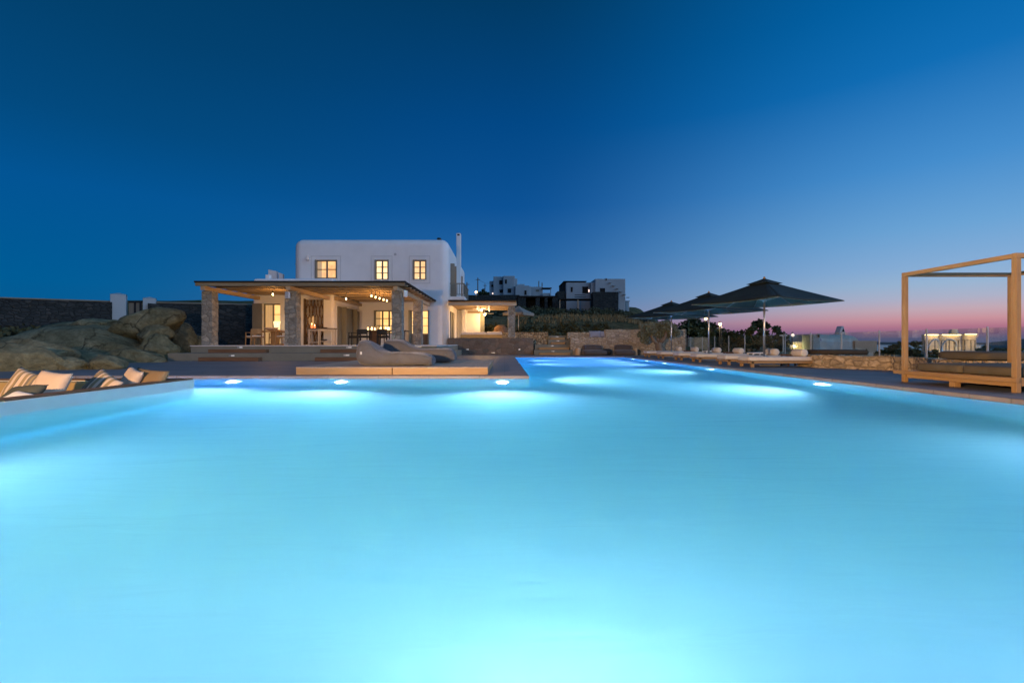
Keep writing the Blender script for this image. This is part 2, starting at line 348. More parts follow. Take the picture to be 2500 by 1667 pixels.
# ------------------------------------------------------------------ terrain, sea
def ss(a, b, x):
    t = max(0, min(1, (x-a)/(b-a))); return t*t*(3-2*t)
def terrain(x, y):
    z = -.06
    # rising ground behind the villa
    back = ss(33.5, 36, y)
    prof = 1.0*ss(33,36,y) + 2.4*ss(36,46,y) + 2.5*ss(50,79,y) + 4.7*ss(80,109,y) + 2.0*ss(108,135,y)
    edge = 1 - ss(10.5 + max(0,y-44)*.30, 19 + max(0,y-44)*.36, x)
    z += prof*edge
    # garden up to the old wall
    z += 1.05*ss(-15.5,-19,x)*ss(17,25,y)*(1-back) if x < -15 else 0
    # slope to the sea
    d = max(0, x-13.2); z -= .10*max(0, d-1.5) if y < 200 else 0
    r = math.hypot(x-10, y-40)
    z -= 30*ss(120, 300, r)
    z -= 20*ss(280, 360, r)
    z += (noise.noise(Vector((x*.11, y*.11, 3)))*.35 + noise.noise(Vector((x*.4,y*.4,9)))*.12) * ss(0, 6, max(y-34, x-14.5, -x-21))
    # cellar under the terrace and the pool
    ins = min(x+20.2, 12.9-x, y+11, 33.0-y)
    z -= 2.4*ss(.15, .9, ins)
    return z
def build_ground():
    xs = []; x = -340.0
    while x < 380:
        xs.append(x); x += .5 if -24 < x < 20 else (1.2 if -40 < x < 60 else 8)
    ys = []; y = -320.0
    while y < 400:
        ys.append(y); y += .6 if 14 < y < 60 else (1.5 if -14 < y < 140 else 8)
    mb = MB(); nx = len(xs)
    mb.v = [Vector((x,y,terrain(x,y))) for y in ys for x in xs]
    mb.f = [(j*nx+i, j*nx+i+1, (j+1)*nx+i+1, (j+1)*nx+i) for j in range(len(ys)-1) for i in range(nx-1)]
    struct('ground', mb, M['earth'], True)
build_ground()
mb = MB(); n = 96; mb.v = [Vector((0,0,-36))] + [Vector((40000*math.cos(2*math.pi*k/n), 40000*math.sin(2*math.pi*k/n), -36)) for k in range(n)]
mb.f = [(0,1+k,1+(k+1)%n) for k in range(n)]
struct('sea', mb, M['sea'])
def ridge(a0, a1, dist, top, seed):
    mb = MB(); N = 60
    for i in range(N+1):
        t = i/N; a = R(a0+(a1-a0)*t); h = top*math.sin(math.pi*t)**.6*(.72+.5*noise.noise(Vector((t*5,seed,0))))
        for k,(dd,hh) in enumerate(((0,0),(.03,.5),(.08,1),(.16,.45),(.25,0))):
            D = dist*(1+dd); mb.v.append(Vector((D*math.sin(a), D*math.cos(a), -36.5 + (h+36)*hh)))
    mb.f = [(i*5+k, (i+1)*5+k, (i+1)*5+k+1, i*5+k+1) for i in range(N) for k in range(4)]
    struct('hills', mb, M['island'], True)
ridge(45.5, 55, 4200, 42, 2.2)
ridge(20, 47, 15000, 60, 5.1)

# ------------------------------------------------------------------ pool, water, deck
XR, XL, YN, YM, YF, XW, ZW = 7.1, -5.8, .95, 11.2, 28.0, .58, -.06
XI = -10.9; YW = 8.8
pool = [(XL,YN),(XR,YN),(XR,YF),(XW,YF),(XW,YM),(XI,YM),(XI,YW),(XL,YW)]
mb = MB(); npt = len(pool); zb = -1.7
mb.v = [Vector((x,y,zb)) for x,y in pool] + [Vector((x,y,-.118)) for x,y in pool]
mb.f = [tuple(range(npt))] + [(i, npt+i, npt+(i+1)%npt, (i+1)%npt) for i in range(npt)]
struct('pool_basin', mb, M['basin'])
def offset(poly, d):
    out = []; n = len(poly)
    for i in range(n):
        p0, p1, p2 = (Vector(poly[(i+k)%n]) for k in (-1,0,1))
        d1 = (p1-p0).normalized(); d2 = (p2-p1).normalized()
        n1 = Vector((d1.y,-d1.x)); n2 = Vector((d2.y,-d2.x))
        out.append(tuple(p1 + (n1+n2)*d))
    return out
mb = MB().poly(offset(pool, .02), zb-.02, ZW)
struct('water', mb, M['water'])
def q(mb, x0, y0, x1, y1, z=0): mb.add([(x0,y0,z),(x1,y0,z),(x1,y1,z),(x0,y1,z)], [(0,1,2,3)])
mb = MB()
q(mb, -20.4,YM,XW,33.2); q(mb, XW,YF,XR,33.2); q(mb, XR,-11.2,13.1,33.2); q(mb, -20.4,-11.2,XR,YN); q(mb, -20.4,YN,XI,YM)
for x0,y0,x1,y1 in ((13.1,-11.2,13.1,33.2),(-20.4,-11.2,-20.4,33.2)):
    mb.add([(x0,y0,0),(x1,y1,0),(x1,y1,-.5),(x0,y0,-.5)], [(0,1,2,3)])
struct('pool_deck', mb, M['deck'])
CW = .42
mb = MB(); zc = .007
mb.box(XR,-.0,-.12,XR+CW,YF+CW,zc); mb.box(XW-1.05,YF,-.12,XR,YF+CW,zc); mb.box(XW-1.05,YM,-.12,XW,YF,zc)
mb.box(XI,YM,-.12,XW-1.05,YM+CW,zc); mb.box(XL,YN-CW,-.12,XR,YN,zc)
for i in range(0): pass
struct('pool_coping', mb, M['coping'], bevel=.012)

# underwater lamps
def pool_light(x, y, z, nrm, label, power, col=(1,.78,.98), cone=136):
    t = thing('pool_light', label, 'pool light', (x,y,z), 'white underwater lamps in the pool walls')
    nx, ny = nrm
    def disc(r, d0, d1):
        m = MB(); p = Vector((x,y,z)); nn = Vector((nx,ny,0)); return m.tube([p+nn*d0, p+nn*d1], r, 20)
    obj('trim_ring', disc(.15, .002, .03), M['steel'], t); obj('lens', disc(.115, .01, .042), M['pool_lens'], t)
    l = bpy.data.lights.new('pool_light_glow','SPOT'); l.energy = power; l.color = col; l.shadow_soft_size = .04; l.spot_size = R(cone); l.spot_blend = 1.0
    o = bpy.data.objects.new('pool_light_glow', l); COL.objects.link(o); o.parent = t; o.location = (nx*.12, ny*.12, 0)
    o.rotation_euler = Vector((nx,ny,.06)).to_track_quat('-Z','Y').to_euler()
PW = 860
zl = -.72
VI = (.62,.44,1)
pool_light(-6.4, YM, zl, (0,-1), 'bright underwater lamp nearest the lounge corner, with a violet glow', PW*.75, VI, 170)
pool_light(-3.85, YM, zl, (0,-1), 'underwater lamp in the wall below the wooden platform', PW)
pool_light(-.05, YM, zl, (0,-1), 'underwater lamp below the paved corner of the deck', PW)
for i, (yy, lab, pw, c) in enumerate(((10.4,'underwater lamp in the long pool wall in front of the daybed',1,(1,.78,.98)),(16.1,'underwater lamp in the long pool wall beside the first sun lounger',1,(1,.78,.98)),
        (20.8,'underwater lamp by the middle sun loungers, with a pale streak',.8,VI),(23.4,'second underwater lamp from the far end of the lounger side',.8,VI),(26.0,'underwater lamp at the far end of the lounger side',.8,VI))):
    pool_light(XR, yy, zl, (-1,0), lab, PW*pw, c)
for yy, lab, c in ((12.9,'underwater lamp just round the paved corner in the narrow arm',(1,.78,.98)),(21.2,'underwater lamp halfway along the narrow arm opposite the loungers',VI),(25.2,'underwater lamp at the far end of the narrow arm opposite the loungers',VI)):
    pool_light(XW, yy, zl, (1,0), lab, PW*.8, c)
for xx, lab, pw in ((-4.7,'added unseen underwater lamp in the near pool wall at the lounge end',.15),(-2.3,'added unseen underwater lamp in the near pool wall towards the lounge',.15),(.25,'assumed unseen underwater lamp in the near pool wall under the viewer',.55),(2.7,'added unseen underwater lamp in the near pool wall towards the daybed',.15),(5.3,'added unseen underwater lamp in the near pool wall at the lounger side corner',.15)):
    pool_light(xx, YN, zl, (0,1), lab, PW*pw, (1,.72,.86) if xx == .25 else (1,.80,.97), 160)  # lamp under the viewer is assumed, the rest added, evening the near water
for yy, lab in ((4.3,'added underwater lamp out of view below the pale lounge wall'),):
    pool_light(XL, yy, zl, (1,0), lab, PW*.18, cone=160)  # lamp added outside the view to brighten water along the lounge wall
for yy, lab in ((4.6,'added underwater lamp out of view in the long pool wall nearest the viewer'),):
    pool_light(XR, yy, zl, (-1,0), lab, PW*.26, cone=160)  # extra lamp past the frame edge, added to lift the water beside it

# ------------------------------------------------------------------ generic soft shapes
def loft(mb, stations, nexp=3.2, n=20, axis='x', wob=.0, seed=0):
    """closed soft body: stations (s, zbottom, ztop, halfwidth, centre)"""
    b = len(mb.v); rows = []
    for st in stations:
        s_, z0, z1, hw = st[:4]; c = st[4] if len(st) > 4 else 0
        row = []
        for k in range(n):
            t = 2*math.pi*k/n; ct, sn = math.cos(t), math.sin(t)
            a = math.copysign(abs(ct)**(2/nexp), ct)*hw + c; h = (z0+z1)/2 + math.copysign(abs(sn)**(2/nexp), sn)*(z1-z0)/2
            p = Vector((s_, a, h)) if axis == 'x' else Vector((a, s_, h))
            if wob: p += noise.noise_vector(p*3.1 + Vector((seed,seed*2,0)))*wob
            row.append(p)
        rows.append(row)
    for r_ in rows: mb.v += r_
    m = len(rows)
    for i in range(m-1):
        for k in range(n):
            k2 = (k+1)%n; f = (b+i*n+k, b+i*n+k2, b+(i+1)*n+k2, b+(i+1)*n+k)
            mb.f.append(f if axis == 'y' else tuple(reversed(f)))
    a, c = tuple(range(b,b+n)), tuple(range(b+(m-1)*n, b+m*n))
    if axis == 'y': mb.f += [tuple(reversed(a)), c]
    else: mb.f += [a, tuple(reversed(c))]
    return mb
def pillow_mb(w, h, t, seed=0, n=14):
    mb = MB(); 
    for side in (1,-1):
        def fn(u, v, side=side):
            a, b = 2*u-1, 2*v-1
            px = a*(1-.10*(1-abs(a))*0 - .09*(1-b*b)*abs(a)**3); pz = b*(1-.09*(1-a*a)*abs(b)**3)
            th = (max(0,(1-a**4)*(1-b**4)))**.55
            wr = noise.noise(Vector((a*2+seed, b*2, side)))*.12
            return Vector((px*w/2, side*t/2*th*(1+wr), pz*h/2))
        s = len(mb.f); mb.grid(fn, n, n)
        if side == -1: pass
        else: mb.f[s:] = [tuple(reversed(f)) for f in mb.f[s:]]
    return mb
def pillow(mat, loc, w, h, t, rx, ry, rz, label, seed=0, name='cushion', group=None):
    mb = pillow_mb(w, h, t, seed)
    me = mkmesh(name, mb, mat, Vector((0,0,0)), True)
    bm = bmesh.new(); bm.from_mesh(me); bmesh.ops.remove_doubles(bm, verts=bm.verts, dist=.001); bm.to_mesh(me); bm.free()
    o = bpy.data.objects.new(name, me); COL.objects.link(o); o.location = loc
    o.rotation_euler = (rx, ry, rz); o['label'] = label; o['category'] = 'cushion'; o['kind'] = 'thing'
    if group: o['group'] = group
    ORG[o.name] = Vector(loc); return o

# ------------------------------------------------------------------ sunken lounge at the pool
t = thing('sunken_lounge', 'sunken poolside lounge with pale outer wall and tan seat back standing in the water', 'lounge', (-8.3, 5.2, -1.5))
wl = MB(); wl.poly([(XL+.004,1.0),(XL+.004,YW+.004),(XI,YW+.004),(XI,YW-.2),(XL-.2,YW-.2),(XL-.2,1.0)], -1.48, .105)
obj('wall', wl, M['tile_wall'], t, bevel=.01)
cp = MB().poly([(XL-.012,1.0),(XL-.012,YW-.012),(XI,YW-.012),(XI,YW-.22),(XL-.22,YW-.22),(XL-.22,1.0)], .105, .13)
obj('wall_cap', cp, M['sleeper'], t, bevel=.006)
bk = MB().box(XI+.01, YW-.42, -.32, XL-.9, YW-.222, .09)
obj('backrest', bk, M['tan'], t, bevel=.03)
st = MB().box(XI+.01, YW-1.2, -.30, XL-.225, YW-.43, -.16).box(XL-1.05, 1.0, -.30, XL-.225, YW-1.21, -.16)
obj('seat_pad', st, M['tan'], t, bevel=.03)
bn = MB().box(XI+.01, YW-1.15, -.75, XL-.22, YW-.22, -.305).box(XL-1.0, 1.0, -.75, XL-.22, YW-1.16, -.305)
obj('bench', bn, M['render_grey'], t)
fl = MB().box(XI, .96, -.8, XL-.21, YW-.21, -.752)
obj('floor_slab', fl, M['render_grey'], t)
mb = MB().box(XI-.2, YN, -1.4, XI-.003, YM-.01, -.004); obj('end_wall', mb, M['render_grey'], t, bevel=.01)
G = 'scatter cushions in the sunken lounge'
pillow(M['stripe'], (-7.22,7.05,.13), .60,.52,.17, R(-24), R(12), R(-18), 'striped cushion at the near end of the lounge, leaning beside a plain beige one', 1, group=G)
pillow(M['beige'], (-6.72,6.95,.115), .56,.54,.18, R(-22), R(6), R(-10), 'large plain beige cushion leaning against the striped one', 2, group=G)
pillow(M['green_cloth'], (-6.48,6.28,.06), .60,.42,.16, R(-50), R(-5), R(-12), 'dark olive cushion lying in front of the beige and striped pair', 3, group=G)
pillow(M['white_cloth'], (-6.16,5.93,.03), .46,.36,.15, R(-55), R(6), R(-18), 'small white cushion cut off at the edge of the picture', 4, group=G)
pillow(M['stripe'], (-6.56,7.66,.07), .64,.48,.16, R(34), R(-20), R(156), 'striped cushion lying back beside the brown one near the wall corner', 5, group=G)
pillow(M['beige'], (-6.46,8.12,.11), .46,.50,.16, R(-22), R(12), R(-30), 'slim beige cushion wedged between the striped and the brown cushion', 6, group=G)
pillow(M['brown_cloth'], (-6.24,8.22,.10), .76,.50,.19, R(-26), R(4), R(-16), 'brown linen cushion in the corner where the lounge walls meet', 7, group=G)

# ------------------------------------------------------------------ wooden platform pods and beach bags
PX0, PX1, PXM, PY0, PY1, PH = -5.17, -.42, -2.79, 11.68, 16.5, .19
for x0, x1, lab in ((PX0,PXM-.012,'low wooden platform section next to its twin, half under the grey lounger head'),(PXM+.012,PX1,'low wooden platform section reaching the paved pool corner')):
    t = thing('wooden_platform', lab, 'platform', ((x0+x1)/2,PY0,0), 'low wooden platforms by the pool')
    side = MB().box(x0,PY0,.004,x1,PY0+.04,PH-.025).box(x0,PY1-.04,.004,x1,PY1,PH-.025).box(x0,PY0+.041,.004,x0+.04,PY1-.041,PH-.025).box(x1-.04,PY0+.041,.004,x1,PY1-.041,PH-.025)
    obj('side_board', side, M['wood_deck'], t)
    tp = MB(); k = x0-.006
    while k < x1: tp.box(k, PY0-.008, PH-.0245, min(k+.136, x1+.006), PY1+.008, PH); k += .142
    obj('top_boards', tp, M['wood_top'], t, bevel=.003)
def bean_lounger(label, loc, rz, variant):
    t = thing('bean_lounger', label, 'bean bag lounger', (0,0,0), 'grey bean bag loungers on the platform')
    mb = MB()
    if variant == 0:
        st = [(-.03,.34,.50,.22),(0,.18,.58,.32),(.05,.06,.64,.365),(.14,.01,.672,.385),(.28,0,.645,.39),(.42,0,.565,.385),(.56,0,.455,.38),(.70,0,.38,.385),(.88,0,.35,.395),
              (1.15,0,.355,.40),(1.45,0,.36,.40),(1.70,0,.345,.395),(1.86,.01,.315,.38),(1.96,.04,.27,.34),(2.01,.09,.21,.26)]
    else:
        st = [(-.02,.36,.58,.24),(.02,.14,.67,.36),(.08,.03,.715,.40),(.25,0,.72,.41),(.5,0,.71,.41),(.66,0,.66,.40),(.82,0,.54,.40),(.98,0,.44,.40),(1.2,0,.40,.40),(1.6,0,.43,.41),(1.9,0,.44,.40),(2.04,.02,.40,.37),(2.12,.08,.30,.30),(2.14,.14,.24,.22)]
    loft(mb, st, 3.6, 30, 'x', .050, variant*5)
    body = obj('bag', mb, M['bean'], t, True, subsurf=1)
    # piped seam round the upper edge, and the printed tag
    for sgn in (-1, 1):
        pts = [Vector((s_[0], sgn*(s_[3]*.965), s_[1]+(s_[2]-s_[1])*.86)) for s_ in st[2:-2]]
        pts = [p_ + noise.noise_vector(p_*3.1 + Vector((variant*5,variant*10,0)))*.050 for p_ in pts]
        obj('seam', MB().tube(pts, .008, 6), M['bean'], t, True)
    obj('tag', MB().box(.13,-.40,.30,.17,-.385,.37), M['white_cloth'], t)
    t.location = loc; t.rotation_euler = (0,0,rz); return t
bean_lounger('grey bean bag lounger at the front of the platform, white tag on its head end', (-3.87,12.62,PH), R(-1), 0)
bean_lounger('grey bean bag lounger behind the tagged one, its head end peaked', (-3.62,14.35,PH), R(1.5), 1)

# ------------------------------------------------------------------ terrace in front of the villa, veranda
TX0, TX1 = -14.95, -3.5
t = thing('stone_terrace', 'raised grey terrace with two broad risers under the lit veranda', 'terrace', ((TX0+TX1)/2,20.9,0))
FZ = .68
obj('lower_step', MB().box(TX0,20.9,-.02,TX1+.6,34.5,.34), M['render_grey'], t, bevel=.01)
obj('upper_step', MB().box(TX0+.35,21.9,.341,TX1+.35,34.4,FZ-.04), M['render_grey'], t, bevel=.01)
obj('floor_paving', MB().box(TX0+.33,21.87,FZ-.0395,TX1+.36,34.3,FZ), M['plaster_old'], t, bevel=.006)
def sleeper(x0, x1, y, z, label):
    single('wooden_step', MB().box(x0,y-.36,z+.002,x1,y-.003,z+.165), M['sleeper'], label, 'step', 'dark timber steps', bevel=.008)
sleeper(U(486,20.6),U(632,20.6),20.9,0,'lower dark timber step before the veranda post with the dining chairs')
sleeper(U(510,21.6),U(649,21.6),21.9,.34,'upper dark timber step before the veranda post with the dining chairs')
sleeper(U(770,20.6),U(930,20.6),20.9,0,'lower dark timber step half hidden by the grey bean bag lounger')
sleeper(U(783,21.6),U(925,21.6),21.9,.34,'upper dark timber step half hidden by the grey bean bag lounger')
sleeper(U(1003,21.6),U(1068,21.6),21.9,.34,'short dark timber step at the house corner behind the loungers')
def led(px, py, Y, label, w=.13, h=.035):
    x, z = U(px,Y), V(py,Y)
    t = thing('step_light', label, 'step light', (x,Y,z), 'small recessed step lights')
    obj('housing', MB().box(x-w,Y-.012,z-h,x+w,Y-.001,z+h), M['alu'], t)
    obj('lens', MB().box(x-w*.2,Y-.017,z-h*.7,x+w*.9,Y-.0125,z+h*.7), M['led'], t)
led(586,848,21.9,'recessed step light above the upper timber step by the dining chairs')
led(566,868,20.9,'recessed step light above the lower timber step by the dining chairs')
led(852,848,21.9,'recessed step light beside the head of the front bean bag lounger')
led(846,867,20.9,'recessed step light low behind the head of the front bean bag lounger')
led(1022,845,21.9,'recessed step light in the riser behind the rear bean bag lounger')

def column(t, x0, y0, x1, y1, z0, z1, seed):
    mb = MB(); N = 9; per = []
    # slightly uneven faces: rings of points round the square plan
    ring = []
    for k in range(6): ring.append((x0+(x1-x0)*k/6, y0))
    for k in range(6): ring.append((x1, y0+(y1-y0)*k/6))
    for k in range(6): ring.append((x1-(x1-x0)*k/6, y1))
    for k in range(6): ring.append((x0, y1-(y1-y0)*k/6))
    n = len(ring); rows = 18
    for j in range(rows+1):
        z = z0+(z1-z0)*j/rows
        for (x,y) in ring:
            d = noise.noise(Vector((x*5+seed,y*5,z*4.5)))*.028
            cx, cy = (x0+x1)/2, (y0+y1)/2; v = Vector((x-cx,y-cy,0)).normalized()
            mb.v.append(Vector((x,y,z)) + v*d)
    mb.f = [(j*n+k, j*n+(k+1)%n, (j+1)*n+(k+1)%n, (j+1)*n+k) for j in range(rows) for k in range(n)]
    mb.f += [tuple(reversed(range(n))), tuple(range(rows*n,(rows+1)*n))]
    return obj('column', mb, M['stone_column'], t)
RX0, RX1, RY0, RY1 = -14.4, -4.64, 21.9, 31.75
t = thing('veranda', 'timber veranda roof on rough stone columns, warmly lit beneath', 'veranda', ((RX0+RX1)/2,22.3,FZ))
column(t, -14.64+.3, 22.3, -13.86, 22.8, FZ+.001, 3.26, 1)
column(t, U(695,22.3), 22.3, -9.86, 22.8, FZ+.001, 3.26, 2)
column(t, U(956,22.3), 22.3, -4.87, 22.8, FZ+.001, 3.26, 3)
column(t, U(1008,27.1), 27.1, U(1029,27.1), 27.6, FZ+.001, 3.26, 4)
for x, ya, yb in ((-14.1,21.98,27.0),(-10.12,21.98,27.0),(-5.1,21.98,31.7)):
    obj('crossbeam', MB().box(x-.10,ya,3.262,x+.10,yb,3.46), M['beam_y'], t, bevel=.01)
obj('crossbeam', MB().box(-9.78,27.05,3.262,-9.60,31.7,3.46), M['beam_y'], t, bevel=.01)
obj('fascia_beam', MB().box(RX0,RY0,3.45,RX1,RY0+.09,3.60), M['fascia'], t, bevel=.008)
y = 22.5; k = 0
while y < 31.6:
    x0 = RX0+.03 if y < 26.9 else -9.58
    obj('rafter', MB().box(x0,y,3.497,RX1-.005,y+.12,3.56), M['beam'], t, bevel=.015); y += .94; k += 1
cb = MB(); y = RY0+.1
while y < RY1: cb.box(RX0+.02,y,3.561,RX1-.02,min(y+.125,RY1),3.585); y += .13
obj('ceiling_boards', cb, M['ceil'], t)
obj('roof_sheet', MB().box(RX0-.03,RY0-.04,3.601,RX1+.03,RY1,3.68), M['roof_dark'], t, bevel=.01)

# ------------------------------------------------------------------ villa
HX0, HX1, HY0, HY1, HZ = U(715,31.8), -3.79, 31.8, 45.0, 7.86
def rounded_body(x0,y0,z0,x1,y1,z1,r,cuts):
    bm = bmesh.new(); bmesh.ops.create_cube(bm, size=1)
    for v in bm.verts: v.co = Vector((x0+(x1-x0)*(v.co.x+.5), y0+(y1-y0)*(v.co.y+.5), z0+(z1-z0)*(v.co.z+.5)))
    es = [e for e in bm.edges if max(e.verts[0].co.z, e.verts[1].co.z) > z1-.01]
    bmesh.ops.bevel(bm, geom=es, offset=r, segments=7, profile=.5, affect='EDGES', clamp_overlap=True)
    me = bpy.data.meshes.new('body'); bm.to_mesh(me); bm.free()
    o = bpy.data.objects.new('body', me); COL.objects.link(o); cs = []
    for c in cuts:
        cm = mkmesh('cut', MB().box(*c), None, Vector((0,0,0))); co = bpy.data.objects.new('cut', cm); COL.objects.link(co); cs.append(co)
        md = o.modifiers.new('b','BOOLEAN'); md.operation = 'DIFFERENCE'; md.object = co; md.solver = 'EXACT'
    dg = bpy.context.evaluated_depsgraph_get(); dg.update()
    res = bpy.data.meshes.new_from_object(o.evaluated_get(dg))
    for x in [o]+cs: bpy.data.objects.remove(x)
    mb = MB(); mb.v = [v.co.copy() for v in res.vertices]; mb.f = [tuple(p.vertices) for p in res.polygons]
    bpy.data.meshes.remove(res); return mb
DEPTH = .34
wins = []   # (x0,x1,z0,z1)
def wrect(px0,px1,py0,py1,Y=31.8): return (U(px0,Y),U(px1,Y),V(py1,Y),V(py0,Y))
W1 = wrect(769,823,634,680); W2 = wrect(915,949,634,683); W3 = wrect(1008,1041,634,683)
WA = wrect(913,1000,757,806); WB = (U(1000,31.8),U(1048,31.8),FZ+.01,V(757,31.8))
WA = (U(913,31.8), U(968,31.8), V(806,31.8)-.25, V(757,31.8))
cuts = [(w[0],31.5,w[2],w[1],31.8+DEPTH,w[3]) for w in (W1,W2,W3,WA,WB)]
SD1 = (32.95,34.2,4.03,6.35); SD2 = (37.95,39.2,4.03,6.35)
cuts += [(-4.2,d[0],d[2],-3.5,d[1],d[3]) for d in (SD1,SD2)]
villa = thing('white_villa', 'white two storey villa with rounded roof edges, lit windows and a tall chimney', 'house', ((HX0+HX1)/2,HY0,FZ))
mbv = rounded_body(HX0,HY0,.6,HX1,HY1,HZ,.55,cuts)
ow = obj('wall', mbv, M['plaster'], villa)
for p in ow.data.polygons: p.use_smooth = abs(p.normal.x) < .98 and abs(p.normal.y) < .98
def window(parent, w, y, cols, rows, shutters=True, bright=False, cur=True, pm=None):
    x0,x1,z0,z1 = w; yi = y+.16
    fr = MB(); th = .085
    fr.box(x0,yi,z0,x0+th,yi+.07,z1).box(x1-th,yi,z0,x1,yi+.07,z1).box(x0+th,yi,z0,x1-th,yi+.07,z0+th).box(x0+th,yi,z1-th,x1-th,yi+.07,z1)
    f = obj('window', fr, M['frame'], parent, bevel=.006)
    bars = MB(); ix0,ix1,iz0,iz1 = x0+th,x1-th,z0+th,z1-th
    for c in range(1,cols):
        x = ix0+(ix1-ix0)*c/cols; bars.box(x-.055,yi+.005,iz0,x+.055,yi+.06,iz1)
    for r_ in range(1,rows):
        z = iz0+(iz1-iz0)*r_/rows
        for c in range(cols):
            a = ix0+(ix1-ix0)*c/cols+(.056 if c else 0); b = ix0+(ix1-ix0)*(c+1)/cols-(.056 if c < cols-1 else 0)
            bars.box(a,yi+.012,z-.026,b,yi+.052,z+.026)
    obj('glazing_bars', bars, M['frame'], f)
    obj('pane', MB().box(ix0,yi+.075,iz0,ix1,yi+.09,iz1), pm or M['pane_bright' if bright else 'pane'], f)
    if cur:
        cu = MB(); cw = (ix1-ix0)*.22
        for k in range(6):
            a = ix0+cw*k/6; cu.box(a,yi+.062+.004*(k%2),iz0,a+cw/6,yi+.072+.002*(k%2),iz1)
        obj('curtain', cu, M['curtain'], f)
    if shutters:
        for xa, xb in ((x0+.002,x0+.085),(x1-.085,x1-.002)):
            obj('shutter', MB().box(xa,y-.06,z0+.02,xb,yi-.004,z1-.02), M['shutter'], parent, bevel=.005)
    sl = MB().box(x0-.06,y-.05,z0-.06,x1+.06,y-.002,z0-.002); obj('window_sill', sl, M['plaster'], f, bevel=.01)
    return f
def surround(parent, w, y, m=.2):
    x0,x1,z0,z1 = w; s = MB(); d = .018
    s.box(x0-m,y-d,z0-m,x0-m+.05,y-.001,z1+m).box(x1+m-.05,y-d,z0-m,x1+m,y-.001,z1+m).box(x0-m+.05,y-d,z1+m-.05,x1+m-.05,y-.001,z1+m).box(x0-m+.05,y-d,z0-m,x1+m-.05,y-.001,z0-m+.05)
    obj('window_surround', s, M['plaster_old'], parent)
window(villa, W1, HY0, 2, 2, pm=emit('amber_pane',(1,.56,.18),1.15,.75,1.9)); window(villa, W2, HY0, 2, 3, pm=emit('white_hot_pane',(1,.72,.36),1.7,.5,2.6), cur=False); window(villa, W3, HY0, 2, 3, pm=emit('peach_pane',(1,.60,.26),1.15,.35,2.2), cur=False)
for w in (W1,W2,W3): surround(villa, w, HY0, .26)
window(villa, WA, HY0, 3, 3, bright=True)
# glazed door
def door(parent, w, y):
    x0,x1,z0,z1 = w; yi = y+.16; fr = MB(); th = .06
    fr.box(x0,yi,z0,x0+th,yi+.07,z1).box(x1-th,yi,z0,x1,yi+.07,z1).box(x0+th,yi,z1-th,x1-th,yi+.07,z1)
    d = obj('door', fr, M['frame'], parent, bevel=.006)
    xm = (x0+x1)/2; zs = z0+.75
    lf = MB()
    for a,b in ((x0+th,xm-.004),(xm+.004,x1-th)):
        lf.box(a,yi+.01,z0+.02,b,yi+.06,zs); lf.box(a,yi+.01,zs+.001,a+.07,yi+.06,z1-th); lf.box(b-.07,yi+.01,zs+.001,b,yi+.06,z1-th)
        for k in (1,2): z = zs+(z1-zs)*k/3; lf.box(a+.07,yi+.018,z-.015,b-.07,yi+.05,z+.015)
    obj('door_leaf', lf, M['frame'], d)
    obj('pane', MB().box(x0+th,yi+.064,zs,x1-th,yi+.08,z1-th), M['pane_bright'], d)
    obj('handle', MB().box(xm+.03,yi-.03,z0+1.0,xm+.05,yi+.008,z0+1.14), M['steel'], d)
    for xa,xb in ((x0+.002,x0+.05),(x1-.05,x1-.002)):
        obj('shutter', MB().box(xa,y-.35,z0+.01,xb,yi-.004,z1-.02), M['shutter'], parent, bevel=.005)
door(villa, WB, HY0)
# side of the house: balcony doors, shutters, chimney
for d in (SD1,SD2):
    dd = obj('balcony_door', MB().box(-4.0,d[0],d[2],-3.95,d[1],d[3]), M['frame'], villa)
    obj('pane', MB().box(-3.949,d[0]+.12,d[2]+.5,-3.935,d[1]-.12,d[3]-.12), M['pane'], dd)
    for yy in (d[0],d[1]): obj('shutter', MB().box(-3.86,yy-.055,d[2]+.02,-3.49,yy+.005,d[3]), M['shutter'], villa, bevel=.006)
mb = MB().box(-3.789,36.95,3.6,-3.46,37.55,9.42)
ch = obj('chimney', mb, M['plaster'], villa, bevel=.03)
obj('chimney_opening', MB().box(-3.72,36.94,9.22,-3.53,36.949,9.34), M['roof_dark'], ch)
bs = obj('balcony', MB().box(-3.788,32.4,3.76,-2.74,36.5,4.0), M['plaster'], villa, bevel=.03)
rl = MB(); rl.box(-3.78,32.46,4.86,-2.78,32.52,4.93).box(-2.84,32.53,4.86,-2.78,36.4,4.93).box(-3.78,32.46,4.12,-2.85,32.51,4.17).box(-2.84,32.53,4.12,-2.79,36.4,4.17)
obj('railing', rl, M['shutter'], bs)
bl = MB()
for k in range(7): x = -3.74+k*.147; bl.box(x,32.465,4.171,x+.045,32.505,4.859)
for k in range(16): yy = 32.66+k*.235; bl.box(-2.835,yy,4.171,-2.795,yy+.045,4.859)
bl.box(-2.84,32.46,4.0,-2.78,32.52,4.119)
obj('balusters', bl, M['shutter'], bs)
obj('wall_vent', MB().tube([(U(965,31.8),31.78,V(621,31.8)),(U(965,31.8),31.81,V(621,31.8))], .09, 14), M['alu'], villa)
obj('roof_vent', MB().lathe([(.08,0),(.08,.18),(.16,.2),(.14,.3),(.03,.33)], (U(1072,33),33.0,HZ-.02), 12), M['iron'], villa)
